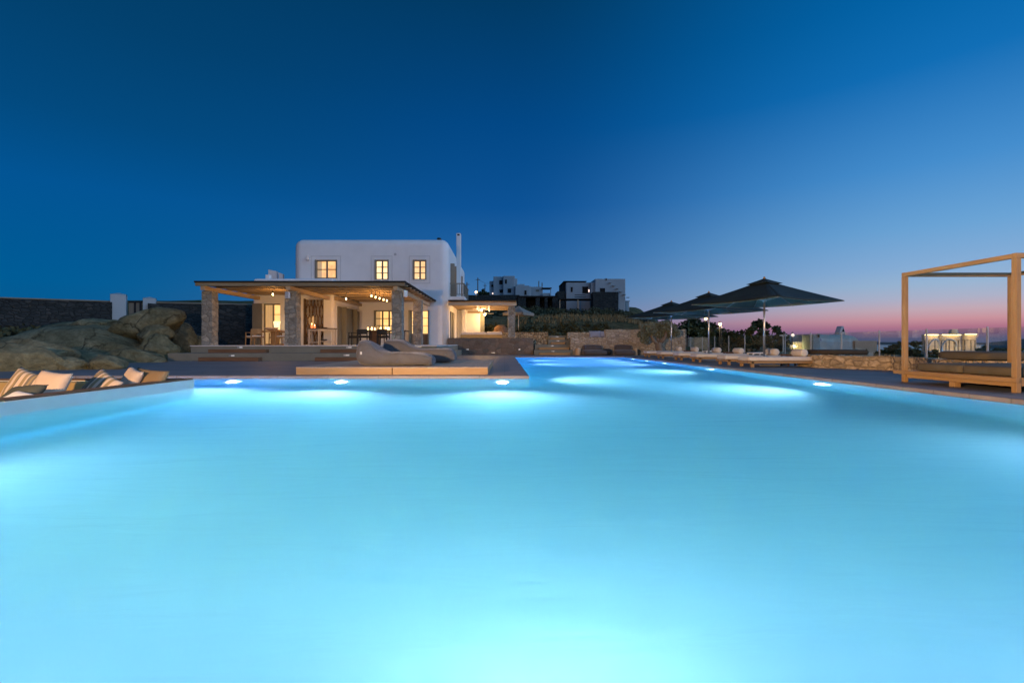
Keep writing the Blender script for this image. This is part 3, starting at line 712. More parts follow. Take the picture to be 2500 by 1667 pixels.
# low wing under the veranda, wall with lattice
BX0, BX1 = U(616,27.0), U(815,27.0)
LX0, LX1 = U(745,27.0), U(789,27.0)           # lattice bay
WL = (U(641,27.0), U(684,27.0), FZ+.02, V(741,27.0))
wing = thing('side_wing', 'low white wing under the veranda with a lit glazed door and olive shutters', 'house', ((BX0+BX1)/2,27.0,FZ))
mbw = rounded_body(BX0,27.0,.62,BX1,31.78,4.5,.18,[(WL[0],26.7,WL[2],WL[1],27.34,WL[3]),(LX0,26.7,FZ+.03,LX1,28.2,3.3)])
obj('wall', mbw, M['plaster'], wing)
yi = 27.16
fr = MB().box(WL[0],yi,WL[2],WL[0]+.06,yi+.07,WL[3]).box(WL[1]-.06,yi,WL[2],WL[1],yi+.07,WL[3]).box(WL[0]+.06,yi,WL[3]-.07,WL[1]-.06,yi+.07,WL[3])
xm = WL[0]+(WL[1]-WL[0])*.52
fr.box(xm-.03,yi,WL[2],xm+.03,yi+.07,WL[3]-.071)
for k in (1,2): z = WL[2]+.5+(WL[3]-WL[2]-.5)*k/3; fr.box(xm+.031,yi+.01,z-.015,WL[1]-.061,yi+.06,z+.015)
d = obj('door', fr, M['frame'], wing, bevel=.005)
obj('pane', MB().box(WL[0]+.06,yi+.075,WL[2],WL[1]-.06,yi+.09,WL[3]-.07), M['pane_bright'], d)
cu = MB()
for k in range(7): a = WL[0]+.07+k*.075; cu.box(a,yi+.055+.006*(k%2),WL[2],a+.07,yi+.072,WL[3]-.07)
obj('curtain', cu, M['curtain'], d)
obj('shutter', MB().box(WL[0]-.56,26.93,WL[2],WL[0]-.01,26.985,WL[3]), M['shutter'], wing, bevel=.006)
# shutters on the wing's inner flank
for ya, yb, ztop in ((27.55,28.15,3.0),(28.9,30.2,3.0),(30.25,30.6,2.95),(30.95,31.6,2.95)):
    obj('shutter', MB().box(BX1+.003,ya,FZ+.02,BX1+.06,yb,ztop-.05), M['shutter'], wing, bevel=.008)
for ya, yb in ((28.15,28.2),(30.2,30.245)):
    obj('shutter', MB().box(BX1+.003,ya,FZ+.02,BX1+.34,yb,2.95), M['shutter'], wing, bevel=.008)
obj('window_surround', MB().box(BX1+.001,27.4,3.02,BX1+.03,31.7,3.07), M['plaster_old'], wing)
obj('parapet', MB().box(BX0+.25,28.0,4.501,BX0+.45,28.3,4.502+.35), M['plaster'], wing)
# stair bulkhead on the wing roof
for px0,px1,pz0,lab in ((655,675,658,'pale slanted wall stub on the wing roof, the taller of two'),(680,690,665,'pale slanted wall stub on the wing roof, the shorter of two')):
    x0,x1 = U(px0,33),U(px1,33); z1 = V(pz0,33)
    m = MB(); m.add([(x0,33,4.2),(x1,33,4.2),(x1,33,z1-.12),(x0,33,z1),(x0,33.25,4.2),(x1,33.25,4.2),(x1,33.25,z1-.12),(x0,33.25,z1)],[(0,1,2,3),(5,4,7,6),(4,0,3,7),(1,5,6,2),(3,2,6,7),(4,5,1,0)])
    single('roof_wall', m, M['plaster'], lab, 'wall')
# glass screen above the veranda roof
mb = MB()
t = thing('glass_balustrade', 'faint glass balustrade on the veranda roof before the upper windows', 'balustrade', (-11,30,3.68))
for k in range(4):
    a = -13.9+k*1.75; obj('panel', MB().box(a,30.0,3.70,a+1.7,30.012,4.75), M['glass'], t)
obj('base_rail', MB().box(-13.9,29.97,3.681,-6.95,30.04,3.72), M['alu'], t)
# lattice of branches
t = thing('branch_lattice', 'dark lattice screen of woven branches with warm light behind it', 'lattice screen', ((LX0+LX1)/2,27.05,FZ))
br = MB(); w = LX1-LX0; zt = 3.28
for k in range(10):
    x = LX0+.08+(w-.16)*k/9; pts = []
    for j in range(15):
        z = FZ+.05+(zt-FZ-.07)*j/14
        pts.append((x + .07*math.sin(j*1.05+ (k%2)*math.pi+rng.uniform(-.25,.25)) + rng.uniform(-.015,.015), 27.06+.02*(k%2)+rng.uniform(-.008,.008), z))
    br.tube(pts, rng.uniform(.017,.027), 6)
obj('branches', br, M['branch'], t, True)
obj('lattice_frame', MB().box(LX0-.09,26.985,FZ+.01,LX0+.03,27.1,zt+.06).box(LX1-.03,26.99,FZ+.01,LX1+.02,27.1,zt+.06), M['dark_wood'], t)
single('lantern_bottle', MB().lathe([(.08,0),(.11,.1),(.12,.3),(.06,.45),(.03,.55)], (U(765,27.7),27.7,1.9), 14), emit('lantern_glow',(1,.55,.2),.55,.3,6), 'glowing amber lantern seen through the branch lattice', 'lantern', smooth=True)
mb = MB().box(U(758,27.7)-.1,27.55,FZ+.03,U(758,27.7)+.45,27.85,1.899); single('plinth', mb, M['white_wood'], 'pale plinth behind the branch lattice carrying the amber lantern', 'plinth')

# bulbs, speakers
def bulb(px, py, Y, label, power):
    x, z = U(px,Y), V(py,Y)
    t = thing('ceiling_bulb', label, 'ceiling light', (x,Y,z), 'bare bulbs under the veranda roof')
    obj('socket', MB().lathe([(.025,.05),(.035,.06),(.035,.13),(.012,.14),(.012,max(.15,3.497-z))], (x,Y,z), 10), M['iron'], t)
    obj('bulb', MB().lathe([(.005,-.065),(.035,-.05),(.045,0),(.035,.04),(.025,.055)], (x,Y,z), 12), M['bulb'], t, True)
    lamp('bulb_glow', (x,Y,z-.13), power, (1,.47,.13), .06, t)
WM = (1,.66,.30)
names = ['first','second','third','fourth','fifth']
for k,(px,py,Y) in enumerate(((907,721.6,24.0),(917,725,24.6),(926.7,728,25.3),(936.4,731,25.9),(944.5,733.5,26.6))):
    bulb(px,py,Y,f'{names[k]} bulb from the pool side in the row of five above the dining table', 30)
bulb(666,718,23.6,'lone bulb hanging over the pale dining set', 62)
bulb(845,729,25.3,'lone bulb beside the shuttered flank of the wing', 34)
def speaker(x, y, z, rz, label):
    t = thing('wall_speaker', label, 'speaker', (0,0,0), 'white speakers on the stone columns')
    obj('cabinet', MB().box(-.10,-.09,-.16,.10,.09,.16), M['white_plastic'], t, bevel=.03)
    obj('grille', MB().box(-.08,-.098,-.14,.08,-.091,.14), M['alu'], t)
    obj('bracket', MB().box(-.02,.091,-.03,.02,.16,.03), M['alu'], t)
    t.location = (x,y,z); t.rotation_euler = (0,0,rz)
speaker(U(514,22.55),22.52,V(719,22.5),R(30),'white speaker on the outermost stone column beyond the dining chairs')
speaker(U(701,22.1),22.16,V(720,22.1),R(0),'white speaker on the stone column before the branch lattice')
speaker(U(989,22.5),22.5,V(717,22.5),R(30),'white speaker on the stone column behind the bean bag loungers')
speaker(U(751,31.6),31.66,V(629,31.6),R(20),'small white camera box beside the widest upper window')

# ------------------------------------------------------------------ dining furniture
def chair_tree(name, label, cat, group, frame, seatmat, dark=False):
    t = thing(name, label, cat, (0,0,0), group)
    W, D, SH = .52, .50, .44
    for sx in (-1,1):
        obj('leg', MB().bar((sx*.25,-.23,0),(sx*.235,-.21,.64),.04,.04), frame, t)
        obj('leg', MB().bar((sx*.26,.27,0),(sx*.235,.23,.80),.04,.045), frame, t)
        obj('armrest', MB().box(sx*.235-.03,-.24,.641,sx*.235+.03,.205,.668), frame, t, bevel=.006)
    obj('seat', MB().box(-.215,-.23,SH-.06,.215,.22,SH-.005), frame, t, bevel=.01)
    obj('seat_cushion', MB().box(-.21,-.235,SH-.004,.21,.215,SH+.05), seatmat, t, bevel=.02)
    bk = MB().grid(lambda u,v: Vector(((u-.5)*.47, .235+.03*math.cos((u-.5)*3.0)+.02*v, .56+.25*v)), 8, 2)
    obj('backrest', bk, frame if not dark else seatmat, t, solid=.028)
    return t
ch0 = chair_tree('dining_chair','pale wooden armchair seen from behind at the small dining table','chair','pale wooden chairs at the small table', M['teak_z'], M['white_cloth'])
Y0 = 24.3
ch0.location = (U(633,23.6),23.5,FZ); ch0.rotation_euler = (0,0,R(188))
copy_tree(ch0,'pale wooden armchair at the end of the small table nearest the open garden',(U(617,24.6),24.6,FZ),R(-95))
copy_tree(ch0,'pale wooden armchair beside the stone column, white cushion showing',(U(690,24.2),24.2,FZ),R(95))
copy_tree(ch0,'pale wooden armchair on the house side of the small table',(U(668,25.7),25.9,FZ),R(5))
t = thing('dining_table','pale wooden table with a thick pedestal under the lone hanging bulb','table',(U(664,24.7),24.7,FZ))
x = U(664,24.7)
obj('tabletop', MB().box(x-.85,24.2,FZ+.70,x+.75,25.2,FZ+.75), M['teak_x'], t, bevel=.01)
obj('pedestal', MB().box(x+.02,24.5,FZ,x+.28,24.9,FZ+.699), M['teak_z'], t, bevel=.01)
obj('foot_rail', MB().box(x-.35,24.62,FZ+.002,x+.019,24.78,FZ+.08).box(x+.281,24.62,FZ+.002,x+.6,24.78,FZ+.08), M['teak_x'], t)
m = MB().lathe([(.05,0),(.20,.03),(.33,.10),(.36,.17),(.33,.165),(.2,.07),(.02,.04)], (U(661,24.5),24.55,FZ+.751), 24)
single('bowl', m, M['beige'], 'wide pale bowl on the small dining table', 'bowl', smooth=True)
m = MB().lathe([(.13,0),(.13,.02),(.10,.04),(.15,.05),(.17,.42),(.19,.44),(.21,.58),(.19,.6)], (U(676,26.2),26.2,FZ+.751-.0), 18)
tl = thing('table_lamp','lit table lamp glowing in front of the wing door','lamp',(U(676,26.4),26.4,FZ))
obj('stand', MB().lathe([(.16,0),(.16,.03),(.05,.05),(.05,.80)], (U(676,26.4),26.4,FZ+.001), 14), M['white_wood'], tl, True)
obj('lamp_shade', MB().lathe([(.13,.80),(.16,1.15),(.17,1.18),(.18,1.32),(.15,1.33)], (U(676,26.4),26.4,FZ+.001), 18), emit('shade_glow',(1,.72,.34),1.9,.2,5), tl, True)
# long dark table
TX, TY = U(868,24.3), 24.3
t = thing('dining_table','long dark wooden table set with glasses and candles under the row of bulbs','table',(TX+1.2,TY+.5,FZ))
obj('tabletop', MB().box(TX,TY,FZ+.72,TX+2.6,TY+1.15,FZ+.775), M['dark_wood'], t, bevel=.008)
for xx in (U(912,TY+.4), U(912,TY+.4)+1.35):
    obj('pedestal', MB().box(xx-.2,TY+.25,FZ+.002,xx+.2,TY+.9,FZ+.719), M['sleeper'], t, bevel=.01)
cb0 = chair_tree('dining_chair','black armchair at the near side of the long dark table','chair','black chairs at the long table', M['black'], M['black'], True)
cb0.location = (U(887,23.9),23.95,FZ); cb0.rotation_euler = (0,0,R(180))
copy_tree(cb0,'black armchair at the near side of the long table, next to the stone column',(U(936,23.9),23.95,FZ),R(176))
copy_tree(cb0,'black armchair at the end of the long table by the shutters',(TX-.25,TY+.6,FZ),R(-90))
copy_tree(cb0,'black armchair on the house side of the long table before the lit window',(TX+.9,TY+1.5,FZ),R(2))
def wineglass(x, y, z, label, k):
    m = MB().lathe([(.035,0),(.006,.008),(.006,.09),(.035,.12),(.043,.16),(.036,.22),(.034,.22),(.04,.16),(.03,.12)], (x,y,z), 12, False)
    single('wine_glass', m, M['clear_glass'], label, 'glass', 'wine glasses on the long table', smooth=True)
def tealight(x, y, z, label):
    t = thing('candle', label, 'candle', (x,y,z), 'candles on the long table')
    obj('holder', MB().lathe([(.04,0),(.05,.02),(.055,.11),(.05,.11),(.045,.02)], (x,y,z), 12, False), M['clear_glass'], t, True)
    obj('flame', MB().lathe([(.004,.02),(.045,.03),(.05,.10),(.02,.15),(.002,.19)], (x,y,z), 10), M['flame'], t, True)
tz = FZ+.776
cand = [(899,'tall candle flame at the shutter end of the long table'),(907,'candle beside the tall flame at the shutter end of the long table'),(913,'brightest candle in the middle of the long table'),(930,'small candle between the two candle clusters on the long table'),(941,'first candle of the cluster nearest the stone column'),(945,'second candle of the cluster nearest the stone column'),(950,'candle touching the stone column outline on the long table')]
for k,(px,lab) in enumerate(cand): tealight(U(px,TY+.5), TY+.45+.12*(k%3), tz, lab)
gl = [(900,'wine glass next to the tall candle at the shutter end'),(904,'wine glass between the first two candles'),(918.5,'wine glass just past the brightest candle'),(925,'wine glass standing alone before the lit window'),(935,'wine glass before the middle of the lit window')]
for k,(px,lab) in enumerate(gl): wineglass(U(px,TY+.4), TY+.3+.15*(k%2), tz, lab, k)
single('plate', MB().lathe([(.06,0),(.14,.012),(.15,.025),(.05,.012)], (U(889,TY+.4),TY+.45,tz), 18), M['white_plastic'], 'white plate at the shutter end of the long table', 'plate', smooth=True)
lamp('candle_glow_light', (U(918,TY+.5),TY+.5,tz+.35), 22, (1,.55,.22), .2)
# white console
CY0 = 26.2
x0, x1 = U(752,CY0), U(815,CY0)
t = thing('console_table','whitewashed open console with a dark top before the lattice','console',((x0+x1)/2,CY0,FZ))
zt = V(801,CY0)
obj('top', MB().box(x0-.02,CY0-.02,zt-.04,x1+.02,CY0+.5,zt), M['dark_wood'], t, bevel=.005)
xm_ = U(776,CY0)
for xx in (x0,xm_,xm_+.07,x1-.1):
    obj('leg', MB().box(xx,CY0,FZ+.002,xx+.09 if xx != xm_+.07 else xx+.05,CY0+.09,zt-.041), M['white_wood'], t)
for xx in (x0,x1-.1): obj('leg', MB().box(xx,CY0+.38,FZ+.002,xx+.09,CY0+.47,zt-.041), M['white_wood'], t)
obj('apron', MB().box(x0+.091,CY0+.01,zt-.16,xm_-.001,CY0+.06,zt-.041).box(xm_+.125,CY0+.01,zt-.17,x1-.101,CY0+.06,zt-.041), M['white_wood'], t)
obj('shelf', MB().box(x0+.091,CY0+.01,FZ+.12,xm_-.001,CY0+.45,FZ+.19).box(xm_+.125,CY0+.01,FZ+.18,x1-.101,CY0+.45,FZ+.22), M['white_wood'], t)
for px,hh,rr,lab in ((761,.20,.055,'taller red glowing candle on the whitewashed console'),(768,.13,.055,'shorter red glowing candle on the whitewashed console')):
    t = thing('candle', lab, 'candle', (U(px,CY0+.2),CY0+.2,zt), 'red candles on the console')
    obj('candle_glass', MB().lathe([(rr*.9,0),(rr,.02),(rr,hh),(rr*.8,hh+.005)], (U(px,CY0+.2),CY0+.2,zt+.001), 14), M['candle_red'], t, True)
    obj('flame', MB().lathe([(.004,hh+.006),(.03,hh+.02),(.025,hh+.05),(.003,hh+.09)], (U(px,CY0+.2),CY0+.2,zt+.001), 10), M['flame'], t, True)
single('plate', MB().lathe([(.07,0),(.17,.02),(.2,.05),(.08,.02)], (U(791,CY0+.2),CY0+.22,zt+.001), 20), M['dark_plate'], 'dark serving plate on the whitewashed console top', 'plate', smooth=True)
single('bowl', MB().lathe([(.06,0),(.15,.05),(.17,.11),(.14,.10),(.04,.03)], (U(791,CY0+.2),CY0+.2,FZ+.221), 20), M['dark_plate'], 'dark bowl on the lower shelf of the whitewashed console', 'bowl', smooth=True)
for k,(px,lab) in enumerate(((777,'first small glass on the console beside the red candles'),(787,'second small glass on the console above the dark plate'))):
    m = MB().lathe([(.03,0),(.035,.02),(.04,.13),(.035,.13),(.03,.02)], (U(px,CY0+.3),CY0+.33,zt+.001), 12, False); single('drinking_glass', m, M['clear_glass'], lab, 'glass', 'glasses on the console', smooth=True)

# ------------------------------------------------------------------ terrace beside the house
SY = 31.8
XA, XB = -3.78, U(1302,SY)
def rough_wall(name, pts, z0, z1, th, mat, label, seed=0, cat='wall', cell=.22, rag=.03, capmat=None):
    """masonry wall along a polyline: subdivided faces with uneven relief and an irregular top"""
    mb = MB()
    P_ = [Vector((x,y,0)) for x,y in pts]
    # resample
    line = []
    for a,b in zip(P_[:-1],P_[1:]):
        n = max(1,int((b-a).length/cell)); line += [a+(b-a)*k/n for k in range(n)]
    line.append(P_[-1]); n = len(line)
    nz = max(2,int((z1-z0)/cell))
    def off(i):
        a = line[max(0,i-1)]; b = line[min(n-1,i+1)]; d = (b-a).normalized(); return Vector((d.y,-d.x,0))
    loop = []
    for i in range(n):
        o_ = off(i)
        for side in (0,1):
            pass
    rows = []
    prof = [(0,z0)] + [(0,z0+(z1-z0)*k/nz) for k in range(1,nz+1)] + [(1,z0+(z1-z0)*k/nz) for k in range(nz,-1,-1)]
    for i in range(n):
        o_ = off(i); row = []
        for side,z in prof:
            p = line[i] + (o_*(-th) if side else Vector((0,0,0))); p = Vector((p.x,p.y,z))
            d = noise.noise(Vector((p.x*3.1+seed,p.y*3.1,p.z*4.2)))*rag
            p += (o_ if not side else -o_)*d
            if z >= z1-1e-6: p.z += noise.noise(Vector((p.x*2.3+seed,p.y*2.3,7)))*rag*1.3
            row.append(p)
        rows.append(row)
    m = len(prof)
    for r_ in rows: mb.v += r_
    mb.f = [(i*m+k, (i+1)*m+k, (i+1)*m+k+1, i*m+k+1) for i in range(n-1) for k in range(m-1)]
    mb.f += [tuple(reversed(range(m))), tuple(range((n-1)*m, n*m))]
    return single(name, mb, mat, label, cat)
rough_wall('stone_wall', [(XA,SY),(XB,SY)], -.02, V(824.8,SY), .5, M['stone_brown'], 'low brown stone retaining wall below the lit side terrace', 3, rag=.015)
led(1141,853,SY-.012,'square wall light low in the brown stone wall next to the house',.10,.04)
led(1268,853,SY-.012,'square wall light low in the brown stone wall next to the steps',.06,.05)
led(1204,861,SY-.012,'dim wall light near the foot of the brown stone wall',.12,.025)
single('terrace_floor', MB().box(XA+.002,SY+.51,.6,1.92,39.5,1.1), M['plaster_old'], 'pale floor of the side terrace behind the brown stone wall', 'terrace')
RZ0 = V(747,SY)
t = thing('side_pergola','timber pergola roof beside the villa with warm fan lamps beneath','pergola',(-1.5,33,1.1))
column(t, U(1240,SY)+.02, SY+.06, U(1257,SY)+.02, SY+.52, V(824.5,SY)+.03, 3.27, 9)
column(t, .25, 38.0, .72, 38.45, 1.101, 3.27, 12)
RXR = U(1261,SY-.2)
obj('fascia_beam', MB().box(XA+.002,SY-.25,3.31,RXR,SY-.16,3.52), M['beam'], t, bevel=.008)
obj('crossbeam', MB().box(.24,SY-.15,3.271,.50,38.6,3.45), M['beam_y'], t, bevel=.008)
obj('crossbeam', MB().box(-2.85,36.2,3.10,-1.9,36.4,3.28), M['beam'], t, bevel=.008)
y = SY+.2
while y < 38.5:
    obj('rafter', MB().box(XA+.01,y,3.451,RXR-.02,y+.085,3.575), M['beam'], t, bevel=.006); y += .6
cb = MB(); y = SY-.15
while y < 38.7: cb.box(XA+.002,y,3.576,RXR-.01,y+.125,3.60); y += .13
obj('ceiling_boards', cb, M['beam'], t)
obj('roof_sheet', MB().box(XA+.002,SY-.3,3.601,RXR+.03,38.8,3.68), M['roof_dark'], t)
# back room wall
an = thing('annex_wall','bright white wall block under the side pergola with a dark opening beside it','wall',(-2.9,37.6,1.1))
obj('wall', MB().box(XA+.002,37.6,1.101,-1.95,37.9,3.44), M['plaster'], an, bevel=.01)
obj('pilaster', MB().box(-3.35,37.1,1.101,-3.08,37.599,3.44), M['plaster'], an, bevel=.01)
obj('door_frame', MB().box(-1.94,37.62,1.101,-1.62,37.8,3.44), M['shutter'], an)
for ya,yb in ((32.7,33.5),(34.0,34.9)):
    obj('shutter', MB().box(XA+.003,ya,1.11,XA+.06,yb,3.0), M['shutter'], an, bevel=.006)
# sofa
sx0, sx1 = U(1126,33.6), U(1226,33.6)
t = thing('daybed_sofa','long cream sofa under the fan lamps behind the brown stone wall','sofa',((sx0+sx1)/2,33.2,1.1))
obj('base', MB().box(sx0,33.0,1.101,sx1,34.0,1.38), M['tan'], t, bevel=.02)
obj('seat', MB().box(sx0+.02,33.0,1.381,sx1-1.1,33.98,1.56), M['cream'], t, bevel=.05)
obj('seat', MB().box(sx1-1.09,33.0,1.381,sx1-.02,33.98,1.59), M['cream'], t, bevel=.05)
def fan(px, py, Y, label, rz):
    x, z = U(px,Y), V(py,Y)
    t = thing('ceiling_fan', label, 'ceiling fan', (x,Y,z), 'ceiling fans with lamps')
    obj('rod', MB().tube([(x,Y,z+.16),(x,Y,3.45)], .02, 8), M['white_plastic'], t)
    obj('motor', MB().lathe([(.05,.17),(.12,.15),(.14,.08),(.10,.04)], (x,Y,z), 16), M['white_plastic'], t, True)
    for k in range(4):
        a = rz+k*math.pi/2; d = Vector((math.cos(a),math.sin(a),0)); p = Vector((x,Y,z+.09))
        obj('blade', MB().bar(p+d*.12, p+d*.72, .13, .012), M['white_plastic'], t)
    obj('lamp_glass', MB().lathe([(.01,-.08),(.07,-.06),(.10,-.01),(.09,.035)], (x,Y,z), 16), M['fan_lamp'], t, True)
    lamp('fan_glow', (x,Y,z-.2), 105, (1,.58,.24), .12, t)
fan(1175.5,757,34.0,'nearer ceiling fan with a glowing lamp under the side pergola',.5)
fan(1183.5,768,36.9,'farther ceiling fan with a glowing lamp, lower in the picture',.2)
for px,py,lab in ((1165.5,754.5,'small bulb beside the nearer ceiling fan, house side'),(1192,755,'small bulb beside the nearer ceiling fan, column side, upper'),(1194.5,759.5,'small bulb beside the nearer ceiling fan, column side, lower'),(1169,759,'small bulb under the blade of the nearer fan')):
    x, z = U(px,32.7), V(py,32.7); mbb = MB().lathe([(.005,-.03),(.025,-.015),(.025,.02),(.010,.04),(.006,3.45-z)], (x,32.7,z), 10)
    single('small_bulb', mbb, M['bulb'], lab, 'bulb', 'small bulbs under the side pergola', smooth=True)
    lamp('small_bulb_glow', (x,32.7,z-.09), 16, (1,.58,.24), .03)
rough_wall('stone_wall', [(-.2,36.2),(U(1338,36.2),36.2)], 1.0-.4, V(811,36.2), .35, M['stone_rough'], 'short ochre rubble wall glowing behind the stone pergola column', 5, rag=.02)
rough_wall('stone_wall', [(U(1300,33.2),33.0),(U(1335,33.2),33.0)], .3, V(838,33.0)+.25, .3, M['stone_rough'], 'stub of ochre rubble wall beside the upper steps', 6, rag=.02)
def parasol():
    x, Y = U(1266,40), 40.0
    t = thing('parasol','pale parasol open behind the stone pergola column','parasol',(x,Y,1.1))
    obj('pole', MB().tube([(x,Y,1.1),(x,Y,3.85)], .035, 10), M['cream'], t, True)
    obj('base_plate', MB().box(x-.35,Y-.35,1.101,x+.35,Y+.35,1.17), M['render_grey'], t)
    m = MB(); cs = [(1.34,.35),(-.35,1.34),(-1.34,-.35),(.35,-1.34)]
    for k in range(4):
        a = Vector((*cs[k],0)); b = Vector((*cs[(k+1)%4],0))
        m.grid(lambda u,v: Vector((x,Y,0)) + (a+(b-a)*u)*v*(1-.05*math.sin(math.pi*u)*v) + Vector((0,0,3.95-.62*v**.85)), 6, 5)
        m.add([Vector((x,Y,3.33))+a, Vector((x,Y,3.33))+b, Vector((x,Y,3.12))+b*.99, Vector((x,Y,3.12))+a*.99], [(0,1,2,3)])
    obj('canopy', m, M['parasol'], t, solid=.008)
parasol()
m = MB().lathe([(.40,0),(.52,.3),(.56,.62),(.50,.88),(.34,1.03),(.02,1.08)], (U(1222,37),36.9,1.101), 20)
wk = thing('wicker_basket_chair','tall rounded woven basket seat under the pergola beside the stone column','chair',(U(1222,37),36.9,1.1))
obj('woven_shell', m, M['sleeper'], wk, True); obj('seat_cushion', MB().lathe([(.30,1.04),(.31,1.07),(.2,1.10),(.02,1.11)], (U(1222,37),36.9,1.101), 20), M['brown_cloth'], wk, True)

# steps right of the brown wall
t = thing('garden_steps','broad rendered steps between the stone walls leading to the side terrace','steps',(3.2,31.2,0))
def rs(n_, px0, px1, Y, z0, z1, dep):
    obj('step', MB().box(U(px0,Y),Y,z0,U(px1,Y),Y+dep,z1), M['render_grey'], t, bevel=.01)
rs(1,1304,1398,31.2,-.02,.345,3); rs(2,1306,1394,31.95,.346,.70,3); rs(3,1339,1392,32.7,.701,1.02,2.5); rs(4,1341,1386,33.4,1.021,1.33,2.2)
for k,(px0,px1,Y,z,lab) in enumerate(((1316,1391,31.2,0,'lowest orange brown timber step between the stone walls'),(1315,1388,31.95,.346,'second orange brown timber step between the stone walls'),(1345,1379,32.7,.701,'third, narrower timber step between the stone walls'),(1344,1378,33.4,1.021,'topmost narrow timber step between the stone walls'))):
    single('wooden_step', MB().box(U(px0,Y),Y-.34,z+.002,U(px1,Y),Y-.003,z+.165), M['teak_x'], lab, 'step', 'warm timber steps between the stone walls', bevel=.008)
for px,py,Y,lab in ((1350,857.5,31.2,'step light over the lowest warm timber step'),(1348,844,31.95,'step light over the second warm timber step'),(1362,832,32.7,'step light over the third warm timber step'),(1360,822,33.4,'step light over the topmost warm timber step')):
    led(px,py,Y,lab,.10,.025)
# pale walls behind the bean bag chairs
WY = 31.4
rough_wall('stone_wall', [(U(1393,WY),WY),(U(1479,WY),WY)], -.02, V(823.7,WY), .45, M['stone_pale'], 'low pale stone wall behind the first dark bean bag chair', 11)
rough_wall('stone_wall', [(U(1386,33.0),33.0),(U(1480,33.0),33.0)], .4, V(811,33.0), .4, M['stone_pale'], 'pale stone wall set back above, with two grey cushions against it', 12)
rough_wall('stone_wall', [(U(1478.5,WY),WY-.05),(U(1675,WY),WY-.05)], -.02, V(804.3,WY), .5, M['stone_pale'], 'tall pale stone wall behind the olive tree', 13)
z = V(823.7,WY)+.03
single('bench_slab', MB().box(U(1396,WY),WY+.455,.5,U(1479,WY),32.99,z-.05), M['render_grey'], 'bench slab between the low pale wall and the wall set back', 'bench')
pillow(M['lilac_cloth'], (U(1452,32.5),32.55,z+.20), .82,.50,.16, R(-14),0,0, 'wide pale grey cushion on the bench above the low pale wall', 21, group='pale grey bench cushions')
pillow(M['lilac_cloth'], (U(1474,32.5),32.6,z+.20), .60,.48,.16, R(-14),0,R(4), 'pale grey cushion half hidden by the tall pale wall', 22, group='pale grey bench cushions')

def bean_chair(px0, px1, Y, label, seed, rz=0):
    w = (px1-px0)/F*Y; cx = U((px0+px1)/2, Y)
    t = thing('bean_chair', label, 'bean bag chair', (0,0,0), 'dark bean bag chairs by the pale wall')
    mb = MB(); hw = w/2
    loft(mb, [(-.54,.10,.20,hw*.84),(-.49,.03,.29,hw*.95),(-.40,0,.345,hw),(-.1,0,.37,hw),(.25,0,.36,hw*.95),(.42,.03,.30,hw*.9),(.46,.1,.2,hw*.8)], 4.2, 24, 'y', .025, seed)
    obj('seat', mb, M['bean_dark'], t, True, subsurf=1)
    b2 = MB(); loft(b2, [(.02,.33,.56,hw*.70),(.05,.30,.645,hw*.76),(.12,.22,.685,hw*.78),(.30,.12,.69,hw*.79),(.44,.12,.66,hw*.77),(.50,.2,.58,hw*.70)], 6.5, 28, 'y', .022, seed+4)
    obj('backrest', b2, M['bean_dark'], t, True, subsurf=1)
    obj('piping', MB().tube([(-hw*.74,.03,.60),(-hw*.4,.015,.625),(0,.01,.63),(hw*.4,.015,.625),(hw*.74,.03,.60)], .010, 6), M['bean_dark'], t, True)
    t.location = (cx,Y,0.001); t.rotation_euler = (0,0,rz)
bean_chair(1418,1478,30.6,'dark bean bag chair next to the steps',3,R(10))
bean_chair(1497,1547,30.6,'dark bean bag chair nearest the olive tree',8)
def stool(px, Y, r, h, label, mat):
    x = U(px,Y); t = thing('log_stool', label, 'stool', (x,Y,0), 'log stools by the bean bag chairs')
    pr = MB().lathe([(r*.98,.001),(r,.04),(r*.96,h*.5),(r,h-.03),(r*.97,h)], (x,Y,0), 18)
    for v in pr.v:
        d = Vector((v.x-x,v.y-Y,0)); v += d*noise.noise(Vector((math.atan2(d.y,d.x)*2,v.z*2,px)))*.06
    obj('trunk', pr, mat, t, True); obj('top_face', MB().lathe([(r*.9,h+.0005),(r*.88,h+.004)], (x,Y,0), 18), M['beige'], t)
stool(1411,30.6,.175,.47,'log stool standing by the foot of the steps',M['log'])
stool(1551.5,30.8,.13,.44,'slim log stool between a bean bag chair and the olive tree',M['log'])
m = MB(); loft(m, [(-.33,.1,.25,.2),(-.28,.02,.38,.29),(-.1,0,.44,.33),(.15,0,.43,.33),(.28,.03,.36,.28),(.33,.1,.22,.18)], 3.5, 18, 'y', .03, 4)
m.move(Vector((U(1481,30.8),30.9,.001)))
single('pouf', m, M['black'], 'dark green black pouf between the two bean bag chairs', 'pouf', smooth=True, subsurf=1)
single('planter', MB().lathe([(.09,0),(.10,.02),(.11,.36),(.09,.36),(.085,.04)], (U(1558.5,30.9),30.9,.001), 16), M['black'], 'small black pot beside the slim log stool', 'pot', smooth=True)

